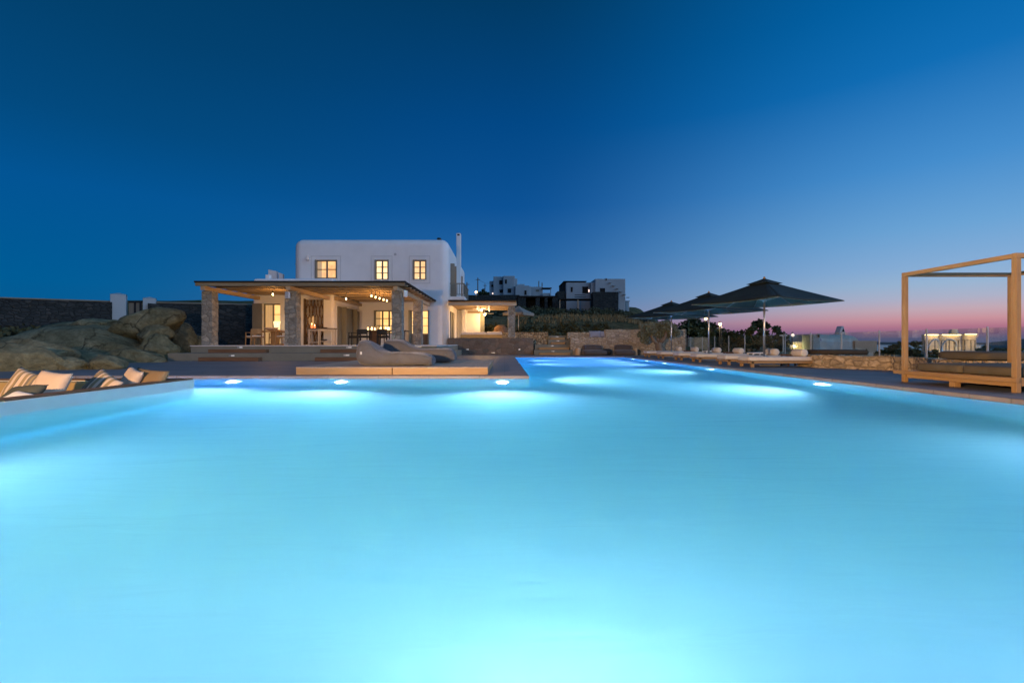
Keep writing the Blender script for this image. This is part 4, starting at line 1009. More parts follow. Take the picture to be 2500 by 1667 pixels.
# ------------------------------------------------------------------ sun loungers, tables, parasols
def make_lounger():
    t = thing('sun_lounger','sun lounger','sun lounger',(0,0,0),'teak sun loungers with cream mattresses along the pool')
    L, W = 2.28, .78
    for x in (.10, L-.16):
        for y in (.0, W-.09): obj('leg', MB().box(x,y,0.001,x+.09,y+.09,.19), M['teak_z'], t, bevel=.005)
    fr = MB().box(0,0,.125,L,.035,.20).box(0,W-.035,.125,L,W,.20).box(0,.036,.125,.035,W-.036,.20).box(L-.035,.036,.125,L,W-.036,.20)
    for k in range(14): a = .09+k*.155; fr.box(a,.036,.165,a+.11,W-.036,.187)
    obj('frame', fr, M['teak_x'], t, bevel=.004)
    mt = MB(); loft(mt, [(.02,.22,.31,W/2-.06),(.035,.206,.335,W/2-.03),(.07,.203,.345,W/2-.015),(.7,.203,.345,W/2-.012),(1.4,.203,.345,W/2-.012),(2.1,.203,.345,W/2-.012),(2.14,.203,.345,W/2-.015),(2.175,.206,.335,W/2-.03),(2.19,.22,.31,W/2-.06)], 9, 32, 'x', .006)
    mt.move(Vector((0,W/2,0))); obj('mattress', mt, M['cream'], t, True)
    bo = MB(); rr = .125; z = .345+rr-.008; ys = [.10,.105,.12,.15,.40,.64,.67,.685,.69]; rs_ = [.03,.09,.115,rr,rr,rr,.115,.09,.03]
    bo.tube([(1.90,yy,z) for yy in ys], rs_, 22); obj('bolster', bo, M['cream'], t, True)
    return t
lg = make_lounger()
LX = 7.92
yl = [15.3,16.9,19.4,21.45,23.95,26.25]
labs = ['nearest sun lounger of the row, its whole side and bolster in view','second sun lounger of the row, behind the thickest parasol pole','third sun lounger of the row, between two parasol poles','fourth sun lounger of the row, beside the middle parasol pole','fifth sun lounger of the row, beyond the middle parasol','last sun lounger of the row, nearest the olive tree']
labs = ['sun lounger closest to the daybed, its whole side and bolster in view'] + labs[1:]
for i,y in enumerate(yl):
    if i == 0: lg.location = (LX,y,0); lg['label'] = labs[0]
    else: copy_tree(lg, labs[i], (LX,y,0))
def side_table(name, x, y, mat, z, label, group):
    t = thing(name, label, 'side table', (x,y,0), group)
    obj('tabletop', MB().box(x-.28,y-.24,z-.05,x+.28,y+.24,z), mat, t, bevel=.008)
    for sx in (-1,1):
        for sy in (-1,1): obj('leg', MB().box(x+sx*.24-.025,y+sy*.2-.025,.001,x+sx*.24+.025,y+sy*.2+.025,z-.051), mat, t)
for i,(y,lab) in enumerate(((16.4,'dark low table between the first two sun loungers'),(20.75,'dark low table between the third and fourth sun loungers'),(25.35,'dark low table between the last two sun loungers'))):
    side_table('side_table', 10.0, y, M['sleeper'], .40, lab, 'dark low tables between the loungers')
for y,lab in ((18.6,'white low table between the second and third sun loungers'),(22.85,'white low table between the fourth and fifth sun loungers')):
    side_table('side_table', 9.95, y, M['white_plastic'], .42, lab, 'white low tables between the loungers')
def make_umbrella():
    t = thing('patio_umbrella','umbrella','umbrella',(0,0,0),'black green umbrellas over the sun loungers')
    RD, ZT, ZR = 2.36, 2.94, 2.20; a0 = R(-20)
    obj('base_plate', MB().box(-.35,-.35,.002,.35,.35,.06), M['alu'], t, bevel=.01)
    obj('pole', MB().tube([(0,0,.061),(0,0,2.86)], .032, 14), M['steel'], t, True)
    cs = [Vector((RD*math.cos(a0+k*math.pi/2), RD*math.sin(a0+k*math.pi/2), 0)) for k in range(4)]
    m = MB()
    for k in range(4):
        a, b = cs[k], cs[(k+1)%4]
        def fn(u, v, a=a, b=b):
            e = a+(b-a)*u; sag = math.sin(math.pi*u)
            r = .06+.94*v; p = e*r*(1-.07*sag*v)
            return Vector((p.x,p.y, ZT-(ZT-ZR)*v**.93 - .075*sag*v*(1-.45*v)))
        m.grid(fn, 10, 8)
    obj('canopy', m, M['canopy'], t, True, solid=.006)
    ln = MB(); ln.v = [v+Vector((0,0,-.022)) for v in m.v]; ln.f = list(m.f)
    obj('lit_underside', ln, M['lit_underside'], t, True)  # sheet added under the canopy so its underside looks lit
    c2 = MB()
    for k in range(4):
        a, b = cs[k]*.24, cs[(k+1)%4]*.24
        c2.grid(lambda u,v,a=a,b=b: Vector((*((a+(b-a)*u)*(.02+.98*v)*(1-.10*math.sin(math.pi*u)*v)).xy, ZT+.10-.19*v**.95-.02*math.sin(math.pi*u)*v)), 8, 5)
    obj('vent_cap', c2, M['canopy'], t, True, solid=.006)
    obj('finial', MB().lathe([(.03,ZT+.08),(.045,ZT+.11),(.03,ZT+.15),(.01,ZT+.17)], (0,0,0), 12), M['teak_z'], t, True)
    obj('hub', MB().lathe([(.045,2.22),(.065,2.24),(.065,2.33),(.045,2.35)], (0,0,0), 14), M['steel'], t, True)
    for k in range(8):
        if k%2 == 0: e = cs[k//2]
        else: e = (cs[k//2]+cs[(k//2+1)%4])/2*.93
        top = Vector((0,0,ZT-.06)); end = Vector((e.x,e.y,ZR-.0-(.05 if k%2 else 0)))*1
        mid = top.lerp(end,.5); mid.z -= .012
        rb = obj('rib', MB().tube([top+Vector((0,0,-.03)), mid+Vector((0,0,-.03)), end+Vector((0,0,-.02))], .013, 8), M['alu'], t)
        obj('strut', MB().tube([Vector((0,0,2.28))+Vector((e.x,e.y,0)).normalized()*.06, top.lerp(end,.46)+Vector((0,0,-.04))], .019, 8), M['white_plastic'], rb)
    return t
um = make_umbrella()
for i,(px,Y,lab) in enumerate(((1866,16.45,'largest black green umbrella, its pole behind the nearest sun lounger'),(1730.5,21.0,'middle black green umbrella of the three over the loungers'),(1639,25.55,'smallest black green umbrella, over the end of the row by the olive tree'))):
    if i == 0: um.location = (U(px,Y),Y,0); um['label'] = lab
    else: copy_tree(um, lab, (U(px,Y),Y,0), R(4*i-2))

# ------------------------------------------------------------------ teak daybed with canopy frame
GX0, GX1, GY0, GY1, GT = 8.03, 10.25, 7.39, 9.535, 2.20
t = thing('canopy_daybed','teak four poster daybed with olive mattress and open canopy frame','daybed',((GX0+GX1)/2,(GY0+GY1)/2,0))
pw = .078
for x in (GX0,GX1-pw):
    for y in (GY0,GY1-pw): obj('post', MB().box(x,y,.001,x+pw,y+pw,GT-.081), M['teak_z'], t, bevel=.006)
for y in (GY0,GY1-pw): obj('top_beam', MB().box(GX0,y+.003,GT-.08,GX1,y+pw-.003,GT), M['teak_x'], t, bevel=.005)
for x in (GX0,GX1-pw): obj('top_beam', MB().box(x+.003,GY0+pw-.002,GT-.077,x+pw-.003,GY1-pw+.002,GT-.003), M['teak_y'], t, bevel=.005)
fr = MB().box(GX0-.06,GY0-.05,.165,GX0-.002,GY1+.13,.235).box(GX1+.002,GY0-.05,.165,GX1+.06,GY1+.13,.235).box(GX0+pw+.01,GY0+.03,.10,GX1-pw-.01,GY0+.10,.235).box(GX0+pw+.01,GY1-.10,.10,GX1-pw-.01,GY1-.03,.235)
fr.box(GX0+.04,GY0+pw+.005,.09,GX0+.11,GY1-pw-.005,.235).box(GX1-.11,GY0+pw+.005,.09,GX1-.04,GY1-pw-.005,.235)
obj('bed_frame', fr, M['teak_y'], t, bevel=.005)
sl = MB()
for k in range(13): y = GY0+.18+k*.14; sl.box(GX0+.112,y,.20,GX1-.112,y+.1,.232)
obj('slats', sl, M['teak_x'], t)
for x in (GX0+.01,(GX0+GX1)/2-.05,GX1-.12):
    obj('leg', MB().box(x,(GY0+GY1)/2-.05,.001,x+.11,(GY0+GY1)/2+.06,.089), M['teak_z'], t, bevel=.004)
for y0_,y1_ in ((GY0+.14,(GY0+GY1)/2-.006),((GY0+GY1)/2+.006,GY1-.14)):
    mt = MB(); loft(mt, [(GX0+.16,.26,.36,(y1_-y0_)/2-.06),(GX0+.18,.245,.385,(y1_-y0_)/2-.02),(GX0+.24,.24,.395,(y1_-y0_)/2),(GX1-.24,.24,.395,(y1_-y0_)/2),(GX1-.18,.245,.385,(y1_-y0_)/2-.02),(GX1-.16,.26,.36,(y1_-y0_)/2-.06)], 10, 32, 'x', .006)
    mt.move(Vector((0,(y0_+y1_)/2,0))); obj('mattress', mt, M['olive_pad'], t, True)

# low wall, pads and glass fence behind
rough_wall('stone_wall', [(10.45,16.2),(10.35,15.3),(11.5,13.7),(11.45,12.7),(10.75,11.2),(10.6,10.2),(12.0,9.75),(14,9.7)], -.02, .40, -.38, M['stone_pale'], 'low curving pale stone wall between the loungers and the daybed', 31, cell=.18, rag=.025)
m = MB(); loft(m, [(-.8,.44,.50,.3),(-.77,.42,.55,.44),(-.68,.415,.57,.5),(.68,.415,.57,.5),(.77,.42,.55,.44),(.8,.44,.50,.3)], 6, 28, 'x', .008)
m.move(Vector((11.05,15.75,0)), R(-3)); single('lounge_pad', m, M['dark_pad'], 'dark brown mattress on the low wall behind the nearest sun lounger', 'mattress', smooth=True)
m = MB(); loft(m, [(-1.0,.44,.52,.4),(-.97,.42,.58,.55),(-.85,.415,.60,.6),(1.35,.415,.60,.6),(1.47,.42,.58,.55),(1.5,.44,.52,.4)], 6, 28, 'x', .008)
m.move(Vector((11.18,10.55,0)), R(-1)); single('lounge_pad', m, M['olive_pad'], 'olive mattress on the low wall behind the teak daybed', 'mattress', smooth=True)
t = thing('glass_fence','long frameless glass fence with slim posts along the terrace edge','fence',(12.3,20,0))
yp = [31.0]+[29.2-1.725*k for k in range(12)]
for k in range(len(yp)):
    y = yp[k]; x = 12.25
    obj('post', MB().box(x-.013,y-.018,.001,x+.013,y+.018,1.2), M['alu'], t)
    if k: obj('panel', MB().box(x-.006,yp[k]+.04,.06,x+.006,yp[k-1]-.04,1.17), M['glass'], t)

# ------------------------------------------------------------------ rocks, old wall, gate
def rock(label, c, dims, seed, rz=0, tilt=(0,0), sub=4, rough=.26, mat='rock'):
    dims = tuple(d*1.16 for d in dims)
    bm = bmesh.new(); bmesh.ops.create_icosphere(bm, subdivisions=sub, radius=1)
    r_ = random.Random(seed); planes = []
    for k in range(12):
        n_ = Vector((r_.uniform(-1,1),r_.uniform(-1,1),r_.uniform(-.3,1))).normalized(); planes.append((n_, r_.uniform(.55,.86)))
    for v in bm.verts:
        p = v.co.copy()
        for n_, d in planes:
            e = p.dot(n_)-d
            if e > 0: p -= n_*e*.96
        p *= 1 + noise.fractal(p*1.3+Vector((seed*3.1,0,0)), 1, 2, 4)*rough*.55
        p += noise.noise_vector(p*4+Vector((seed,0,0)))*.035
        v.co = Vector((p.x*dims[0]/2, p.y*dims[1]/2, p.z*dims[2]/2))
    Mx = Matrix.Translation(c) @ Matrix.Rotation(rz,4,'Z') @ Matrix.Rotation(tilt[1],4,'Y') @ Matrix.Rotation(tilt[0],4,'X')
    bm.transform(Mx); mb = MB(); mb.v = [v.co.copy() for v in bm.verts]; bm.verts.index_update()
    mb.f = [tuple(v.index for v in f.verts) for f in bm.faces]; bm.free()
    return single('boulder', mb, M[mat], label, 'rock', 'boulders beside the terrace', smooth=True)
rock('broad domed boulder below the tilted slabs, largest of the heap', (U(200,22),22.3,.35), (7.2,3.6,2.7), 3, R(3), (0,R(4)))
rock('flat angular slab resting on the domed boulder, cracked at one end', (U(222,23.3),23.6,1.58), (2.5,2.2,.9), 8, R(-5), (0,R(-8)), rough=.18)
rock('big tilted block topping the boulder heap beneath the white gate pillar', (U(330,23.0),23.6,1.80), (3.5,2.6,1.35), 12, R(6), (0,R(-13)), rough=.16)
rock('wedge of rock tucked under the tilted top block', (U(372,22.3),22.6,1.25), (1.5,1.5,.75), 15, 0, (0,R(-18)))
rock('squarish boulder at the end of the grey terrace', (U(386,21.8),21.9,.55), (1.6,1.6,1.3), 17, R(10))
rock('dark boulder in shade behind the squarish one', (U(425,25.0),25.4,.95), (1.5,1.6,1.9), 19, R(30))
rock('low dark rock before the old wall by the outermost column', (U(462,26),26.2,.7), (1.8,1.4,.9), 21)
rock('pale boulder at the edge of the picture above the striped cushion', (U(30,13.4),13.6,.30), (2.2,1.5,1.05), 23, R(8), mat='rock_lit')
rock('rounded grey boulder behind the pale one', (U(75,15.2),15.4,.42), (2.3,1.6,1.1), 27, R(-15), mat='rock_lit')
rock('knobbly low rock on the deck below the heap', (U(150,13.9),14.1,.14), (1.25,.9,.50), 29, R(5), mat='rock_lit')
rock('long knobbly rock on the deck between the knobbly one and the heap', (U(240,14.2),14.5,.16), (1.5,1.0,.62), 33, R(-8), mat='rock_lit')
rock('mossy low rock along the foot of the domed boulder', (U(170,17.2),17.6,.14), (2.8,1.5,.85), 35, R(-4))
rock('second low rock along the foot of the heap, nearer the terrace', (U(300,19.2),19.5,.15), (2.6,1.6,.9), 37, R(6))
rock('small rock against the squarish boulder', (U(362,20.2),20.4,.10), (1.2,.9,.55), 39)
ZWALL = 3.38
def wall_pt(px):
    y = 28.2+(px/617)*4.5; return (U(px,y), y)
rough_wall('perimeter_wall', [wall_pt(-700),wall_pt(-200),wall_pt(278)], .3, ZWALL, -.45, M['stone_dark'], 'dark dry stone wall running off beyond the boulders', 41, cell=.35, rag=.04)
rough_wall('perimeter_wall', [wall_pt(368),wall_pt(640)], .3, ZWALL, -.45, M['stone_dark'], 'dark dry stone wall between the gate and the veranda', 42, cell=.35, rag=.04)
for (a,b,lab) in ((-700,268,'pale coping along the long dark stone wall'),(380,640,'pale coping along the dark wall between gate and veranda')):
    p0, p1 = wall_pt(a), wall_pt(b); mb = MB().bar((p0[0],p0[1]+.2,ZWALL+.08),(p1[0],p1[1]+.2,ZWALL+.08),.6,.09)
    single('wall_coping', mb, M['render_grey'], lab, 'coping', bevel=.02)
for px,zt_,w_,lab in ((287,3.92,.80,'taller white gate pillar above the boulders'),(363,3.72,.70,'shorter white gate pillar beside the dark wall')):
    x,y = wall_pt(px); t = thing('gate_pillar', lab, 'pillar', (x,y+.1,.9), 'white gate pillars')
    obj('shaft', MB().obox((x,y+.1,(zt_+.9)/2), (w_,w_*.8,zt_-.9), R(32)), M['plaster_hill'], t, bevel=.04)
    m = MB(); s0 = len(m.v); hw = w_/2+.01
    m.add([(-hw,-hw*.8,0),(hw,-hw*.8,0),(hw,hw*.8,0),(-hw,hw*.8,0),(0,0,.12)], [(0,1,4),(1,2,4),(2,3,4),(3,0,4)]); m.move(Vector((x,y+.1,zt_-.01)), R(32))
    obj('cap', m, M['plaster_hill'], t)
a, b = wall_pt(307), wall_pt(347)
t = thing('garden_gate','olive boarded gate with dark frame between the white pillars','gate',(a[0],a[1],1))
y = (a[1]+b[1])/2+.1
obj('boards', MB().box(a[0],y,1.0,b[0],y+.04,3.42), M['shutter'], t)
obj('gate_frame', MB().box(a[0],y-.03,3.42,b[0],y+.06,3.52).box((a[0]+b[0])/2-.06,y-.03,1.0,(a[0]+b[0])/2+.06,y-.001,3.419).box(b[0]-.12,y-.03,1.0,b[0],y-.001,3.419), M['iron'], t)

# ------------------------------------------------------------------ foliage
def leaf_cloud(mb, clumps, n, size, seed, flat=.0, aspect=.45):
    r_ = random.Random(seed); tot = sum(c[1]**2 for c in clumps)
    for (c, rad, sq) in [(Vector(c[0]),c[1],c[2] if len(c)>2 else .8) for c in clumps]:
        k = int(n*rad**2/tot)
        for _ in range(k):
            d = Vector((r_.gauss(0,1),r_.gauss(0,1),r_.gauss(0,1))).normalized(); rr = rad*(r_.random()**.45)
            p = c + Vector((d.x*rr, d.y*rr, d.z*rr*sq))
            a = Vector((r_.uniform(-1,1),r_.uniform(-1,1),r_.uniform(-.7,1))).normalized(); b = a.orthogonal(); b.rotate(Matrix.Rotation(r_.uniform(0,6.3),3,a)); s = size*r_.uniform(.6,1.4)
            mb.add([p-a*s, p+b*s*aspect, p+a*s, p-b*s*aspect], [(0,1,2,3)])
def tree(name, label, x, y, z0, trunk, clumps, n, size, mat, seed, group=None):
    t = thing(name, label, 'tree', (x,y,z0), group)
    tb = MB()
    for pts, r0, r1 in trunk:
        k = len(pts); tb.tube([Vector((x,y,z0))+Vector(p) for p in pts], [r0+(r1-r0)*i/(k-1) for i in range(k)], 10)
    obj('trunk', tb, M['bark'], t, True)
    cm = MB(); leaf_cloud(cm, [((x+c[0],y+c[1],z0+c[2]),c[3],c[4] if len(c)>4 else .8) for c in clumps], n, size, seed)
    obj('crown', cm, mat, t); return t
ox, oy = U(1608,30.0), 30.0
trk = [([(.12,0,0),(.08,0,.35),(-.02,.02,.6),(.1,0,.85)],.26,.19),([(.1,0,.8),(.38,-.05,1.15),(.5,0,1.5),(.55,.05,1.85)],.15,.05),([(-.02,0,.7),(-.35,.05,1.0),(-.5,.05,1.4),(-.55,0,1.75)],.14,.05),([(.05,.05,.85),(.0,.2,1.3),(.05,.25,1.8)],.11,.04),([(.3,0,1.05),(.75,.1,1.35),(.95,.1,1.7)],.08,.03)]
cl = [(-.62,0,1.65,.52),(-.95,.05,1.35,.40),(-.45,.1,2.0,.42),(-.1,.1,1.75,.48),(.35,.05,1.85,.50),(.75,.1,1.75,.48),(1.05,.1,1.45,.36),(.1,.1,1.35,.34),(-.9,0,.98,.30),(.7,.1,1.35,.3),(-1.05,0,1.85,.25),(.55,.1,2.1,.28)]
tree('olive_tree','gnarled olive tree with silvery crown before the tall pale stone wall', ox, oy, 0.0, trk, cl, 8000, .062, M['leaf_olive'], 5)
def bushy(label, px, Y, top_py, w_px, z0, seed, n=2600, size=.16, loose=False):
    x = U(px,Y); zt_ = V(top_py,Y); w = w_px/F*Y; h = zt_-z0; r_ = random.Random(seed); cl = []
    cr = (.10 if loose else .15)*w
    for k in range(40 if loose else 44):
        while True:
            a, b, c = (r_.uniform(-1,1) for _ in range(3))
            if a*a+b*b+c*c < 1: break
        cl.append((a*(w/2-cr*.7), b*w*.32, h*.54+c*(h*.46-cr*.6), cr*r_.uniform(.6,1.25)))
    trk = [([(0,0,0),(.05*w,0,h*.3),(0,0,h*.7)],.035*h,.012*h),([(0,0,h*.25),(.22*w,0,h*.5),(.3*w,0,h*.7)],.022*h,.008*h),([(0,0,h*.25),(-.2*w,0,h*.5),(-.28*w,0,h*.72)],.022*h,.008*h)]
    tree('evergreen_tree', label, x, Y, z0, trk, cl, n, size, M['leaf_dark'], seed, 'dark trees beyond the glass fence')
bushy('broad dark tree between the smallest and the middle umbrella pole', 1692, 46, 772, 120, -.6, 51, 5600, .17)
bushy('dark tree just beyond the street lamp', 1785, 50, 795, 120, -1.0, 52, 4200, .17)
bushy('loose dark tree with gaps of sky behind the thickest umbrella pole', 1858, 44, 772, 100, -1.2, 53, 3600, .14, True)
bushy('small dark tree at the end of the row beside the floodlight post', 1900, 46, 802, 60, -1.6, 54, 2000, .14)
bushy('low dark tree behind the olive tree crown', 1625, 44, 785, 60, .2, 55, 2000, .16)
bushy('dark bush beside the lit white villa framed by the daybed', 2222, 30, 823, 70, -1.8, 56, 1800, .13)
bushy('dark bush between the lit white villa and the glass fence end', 2425, 28, 838, 80, -2.0, 57, 2000, .13)
bushy('round dark tree in front of the pole on the hilltop', 1182, 112, 704, 34, 10.2, 58, 1200, .3)
bushy('low dark bush between the beige boundary wall and the daybed post', 2178, 27, 838, 80, -1.4, 61, 1600, .12)
bushy('dark hedge tree below the three glowing bays', 2315, 24, 850, 150, -1.3, 62, 2600, .11)
bushy('dark tree at the far side of the glowing bays', 2402, 26, 835, 60, -1.6, 63, 1400, .12)
bushy('low dark bush behind the second daybed post', 2475, 24, 842, 90, -1.6, 64, 1600, .12)
# hillside scrub: nobody could count it
def scrub():
    mb = MB(); r_ = random.Random(99)
    spots = []
    for _ in range(60): spots.append((r_.uniform(-2,15), r_.uniform(44,58), r_.uniform(.15,.35)))
    for _ in range(220): spots.append((r_.uniform(-6,24), r_.uniform(60,78), r_.uniform(.3,.8)))
    for _ in range(80): spots.append((r_.uniform(-3,9), r_.uniform(37.0,41.0), r_.uniform(.3,.6)))
    for _ in range(160): spots.append((r_.uniform(13.8,45), r_.uniform(11,40), r_.uniform(.2,.55)))
    for _ in range(90): spots.append((r_.uniform(-30,-16), r_.uniform(24,28.5), r_.uniform(.3,.7)))
    for x,y,s in spots:
        if x < 13.5 and y < 36: 
            if x > -15: continue
        z = terrain(x,y); leaf_cloud(mb, [((x,y,z+s*.35),s,.8)], int(60+50*s), .10+.05*s, int(x*100+y*7))
    struct('undergrowth', mb, M['leaf_shrub'], kind='stuff', label='dark scrub covering the hillside behind the terrace walls')
    mb = MB()
    for _ in range(5200):
        x = r_.uniform(1,17); y = r_.uniform(42,58); z = terrain(x,y); h = r_.uniform(.15,.4); a = r_.uniform(0,6.3)
        d = Vector((math.cos(a),math.sin(a),0))*.05; p = Vector((x,y,z)); top = p+Vector((r_.uniform(-.12,.12),r_.uniform(-.12,.12),h))
        mb.add([p-d,p+d,top], [(0,1,2)])
    struct('dry_grass', mb, M['leaf_dry'], kind='stuff', label='dry grass on the mound behind the pale walls')
scrub()

# ------------------------------------------------------------------ neighbours on the hill
def block(t, name, px0, px1, py0, Y, z0, depth, mat=None, bev=.08):
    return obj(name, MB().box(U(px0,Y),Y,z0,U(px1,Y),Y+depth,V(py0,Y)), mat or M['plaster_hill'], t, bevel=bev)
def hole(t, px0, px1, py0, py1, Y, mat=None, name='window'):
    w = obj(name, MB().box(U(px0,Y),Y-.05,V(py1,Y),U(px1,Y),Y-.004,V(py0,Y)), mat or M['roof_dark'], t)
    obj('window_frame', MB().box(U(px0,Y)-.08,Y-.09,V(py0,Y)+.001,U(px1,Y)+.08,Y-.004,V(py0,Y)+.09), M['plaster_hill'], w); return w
Y = 110.0
t = thing('hill_house','pale cubic house with small dark windows highest on the hill','house',(U(1240,Y),Y,10))
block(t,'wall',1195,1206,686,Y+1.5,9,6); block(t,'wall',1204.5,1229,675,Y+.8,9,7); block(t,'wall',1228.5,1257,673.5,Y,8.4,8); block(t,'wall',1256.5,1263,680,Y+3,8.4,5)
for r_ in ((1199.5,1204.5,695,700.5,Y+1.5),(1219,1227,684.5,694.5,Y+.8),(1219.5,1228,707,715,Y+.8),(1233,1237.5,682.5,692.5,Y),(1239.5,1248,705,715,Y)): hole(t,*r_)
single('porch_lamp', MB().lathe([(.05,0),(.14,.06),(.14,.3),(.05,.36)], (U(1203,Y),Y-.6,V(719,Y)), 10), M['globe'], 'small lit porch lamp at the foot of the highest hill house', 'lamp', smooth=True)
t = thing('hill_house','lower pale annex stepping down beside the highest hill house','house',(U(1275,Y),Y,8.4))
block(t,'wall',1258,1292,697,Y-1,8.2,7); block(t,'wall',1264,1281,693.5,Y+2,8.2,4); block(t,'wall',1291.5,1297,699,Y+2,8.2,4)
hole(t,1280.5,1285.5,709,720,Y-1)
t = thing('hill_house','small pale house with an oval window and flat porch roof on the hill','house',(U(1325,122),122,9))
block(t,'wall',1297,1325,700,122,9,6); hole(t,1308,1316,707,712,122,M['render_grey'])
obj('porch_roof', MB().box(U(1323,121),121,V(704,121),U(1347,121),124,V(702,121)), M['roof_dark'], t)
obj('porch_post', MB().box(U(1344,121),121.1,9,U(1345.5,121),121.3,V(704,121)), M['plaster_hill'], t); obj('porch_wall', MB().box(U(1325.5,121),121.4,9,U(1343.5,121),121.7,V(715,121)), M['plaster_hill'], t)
for px,py0,lab in ((1315.5,686,'tall thin chimney pipe on the small hill house'),(1323.5,690,'short chimney stack by the porch roof of the small hill house')):
    single('chimney', MB().box(U(px,124)-.12,124,9,U(px,124)+.12,124.3,V(py0,124)), M['render_grey'], lab, 'chimney')
Y = 78.0
t = thing('hill_house','dark stone ruin like pergola house in the shade between the hill houses','house',(U(1310,Y),Y,4))
obj('roof', MB().box(U(1262,Y),Y,V(726,Y),U(1362,Y),Y+7,V(722,Y)), M['roof_dark'], t)
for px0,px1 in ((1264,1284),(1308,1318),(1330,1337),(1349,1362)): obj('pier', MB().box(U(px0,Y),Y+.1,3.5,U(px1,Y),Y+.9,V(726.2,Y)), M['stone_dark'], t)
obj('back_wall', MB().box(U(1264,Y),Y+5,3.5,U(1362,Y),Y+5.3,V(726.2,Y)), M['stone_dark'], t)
Y = 80.0
t = thing('hill_house','white and stone house with stepped exterior stairs, biggest on the hill','house',(U(1450,Y),Y,5.6))
block(t,'wall',1453,1527,680.5,Y,5.2,9); block(t,'wall',1442,1454,689,Y+.6,5.2,6); block(t,'wall',1382,1443,689.5,Y+1.6,5.2,8); block(t,'wall',1376,1384,688,Y+2.4,5.2,7,M['stone_dark'])
block(t,'stone_wing',1448,1510,712.5,Y-2.5,5.0,2.4,M['stone_dark'],.03); block(t,'stone_wing',1361,1379,711,Y+.6,5.0,4,M['stone_dark'],.03)
obj('roof', MB().box(U(1376,Y+1.6),Y+1.5,V(688,Y+1.6),U(1432,Y+1.6),Y+9,V(686,Y+1.6)), M['roof_dark'], t)
for r_ in ((1393.5,1398,701,713,Y+1.6),(1422,1436,700,716,Y+1.6),(1465,1477,703.5,713,Y)): hole(t,*r_)
hole(t,1478.5,1481.5,681,684.5,Y)
for k in range(6): px = 1486+k*8.6; py = 690+k*7.2; obj('stair_tread', MB().box(U(px,Y),Y-.5,V(py+1.4,Y),U(px+6,Y),Y-.004,V(py,Y)), M['plaster_hill'], t)
obj('porch_roof', MB().box(U(1366,Y-5),Y-5,V(731,Y-5),U(1446,Y-5),Y-2.6,V(729,Y-5)), M['roof_dark'], t)
for px in (1411.5,1367): obj('porch_post', MB().box(U(px-1.2,Y-5),Y-4.9,4.6,U(px+1.2,Y-5),Y-4.7,V(731.2,Y-5)), M['beam'], t)
obj('railing', MB().box(U(1403,Y-.2),Y-.2,V(721,Y),U(1430,Y-.2),Y-.1,V(719.5,Y)).box(U(1403,Y-.2),Y-.2,V(726,Y),U(1430,Y-.2),Y-.1,V(724.5,Y)), M['iron'], t)
single('porch_lamp', MB().lathe([(.03,0),(.10,.05),(.10,.40),(.03,.45)], (U(1437.5,Y-.4),Y-.5,V(714,Y)), 10), M['globe'], 'lit lantern on the upper terrace of the biggest hill house', 'lamp', smooth=True)
t = thing('hill_house','sliver of a pale house beyond the big hill house on the falling slope','house',(U(1532,88),88,4)); block(t,'wall',1528,1536.5,736,88,2,4); obj('roof', MB().box(U(1528,88),87.9,V(736,88),U(1537.5,88),92.2,V(734,88)), M['plaster_hill'], t)
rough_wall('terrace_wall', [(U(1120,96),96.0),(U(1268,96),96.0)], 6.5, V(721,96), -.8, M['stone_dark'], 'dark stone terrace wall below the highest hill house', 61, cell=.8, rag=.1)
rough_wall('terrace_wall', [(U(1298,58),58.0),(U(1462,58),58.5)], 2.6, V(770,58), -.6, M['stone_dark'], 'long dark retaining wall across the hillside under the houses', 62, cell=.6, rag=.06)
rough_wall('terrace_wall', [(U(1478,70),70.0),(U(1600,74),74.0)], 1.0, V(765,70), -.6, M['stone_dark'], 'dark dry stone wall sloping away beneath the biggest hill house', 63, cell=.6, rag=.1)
for px,py,Y,lab in ((1166.5,678,105,'tall utility pole on the hilltop, tallest of three'),(1184,693,125,'thin utility pole above the round hilltop tree'),(1140,689,95,'utility pole close behind the balcony railing')):
    t = thing('utility_pole', lab, 'pole', (U(px,Y),Y,9), 'utility poles on the hill')
    obj('mast', MB().tube([(U(px,Y),Y,terrain(U(px,Y),Y)-.3),(U(px,Y),Y,V(py,Y))], [.14,.09], 8), M['sleeper'], t); obj('crossarm', MB().box(U(px,Y)-.5,Y-.05,V(py,Y)-.5,U(px,Y)+.5,Y+.05,V(py,Y)-.4), M['sleeper'], t)
p0 = Vector((U(1166.5,105),105,V(680,105))); p1 = Vector((U(1200,111),111,V(691,111)))
single('power_line', MB().tube([p0.lerp(p1,k/8)+Vector((0,0,-.5*math.sin(math.pi*k/8))) for k in range(9)], .025, 5), M['iron'], 'thin power line from the tallest pole to the highest hill house', 'cable')
def street_lamp(px, py, Y, label, power, head=.16, mat='street'):
    x, z = U(px,Y), V(py,Y); t = thing('street_lamp', label, 'street lamp', (x,Y,terrain(x,Y)), 'lit lamps in the distance')
    obj('post', MB().tube([(x,Y+.1,terrain(x,Y)-.2),(x,Y+.1,z+.2),(x,Y,z+.22)], .05, 8), M['iron'], t)
    obj('lamp_head', MB().lathe([(.02,-head),(head*.8,-head*.6),(head,0),(head*.7,head*.7),(.02,head)], (x,Y,z), 14), M[mat], t, True)
    if power: lamp('street_glow', (x,Y-.3,z-.1), power, (1,.66,.30), .15, t)
street_lamp(1758,791.5,41,'brightest orange street lamp between two umbrella poles',160,.13)
street_lamp(1723,778,52,'orange street lamp beside the middle umbrella pole',60,.15)
street_lamp(1162.5,713,90,'warm lamp glowing on the hill behind the balcony',120,.22)
street_lamp(1935.5,818,40,'pale pink globe lamp above the yellow lit wall',0,.13,'globe')
street_lamp(1762,799,43,'tiny pale lamp just under the brightest street lamp',0,.05,'globe')
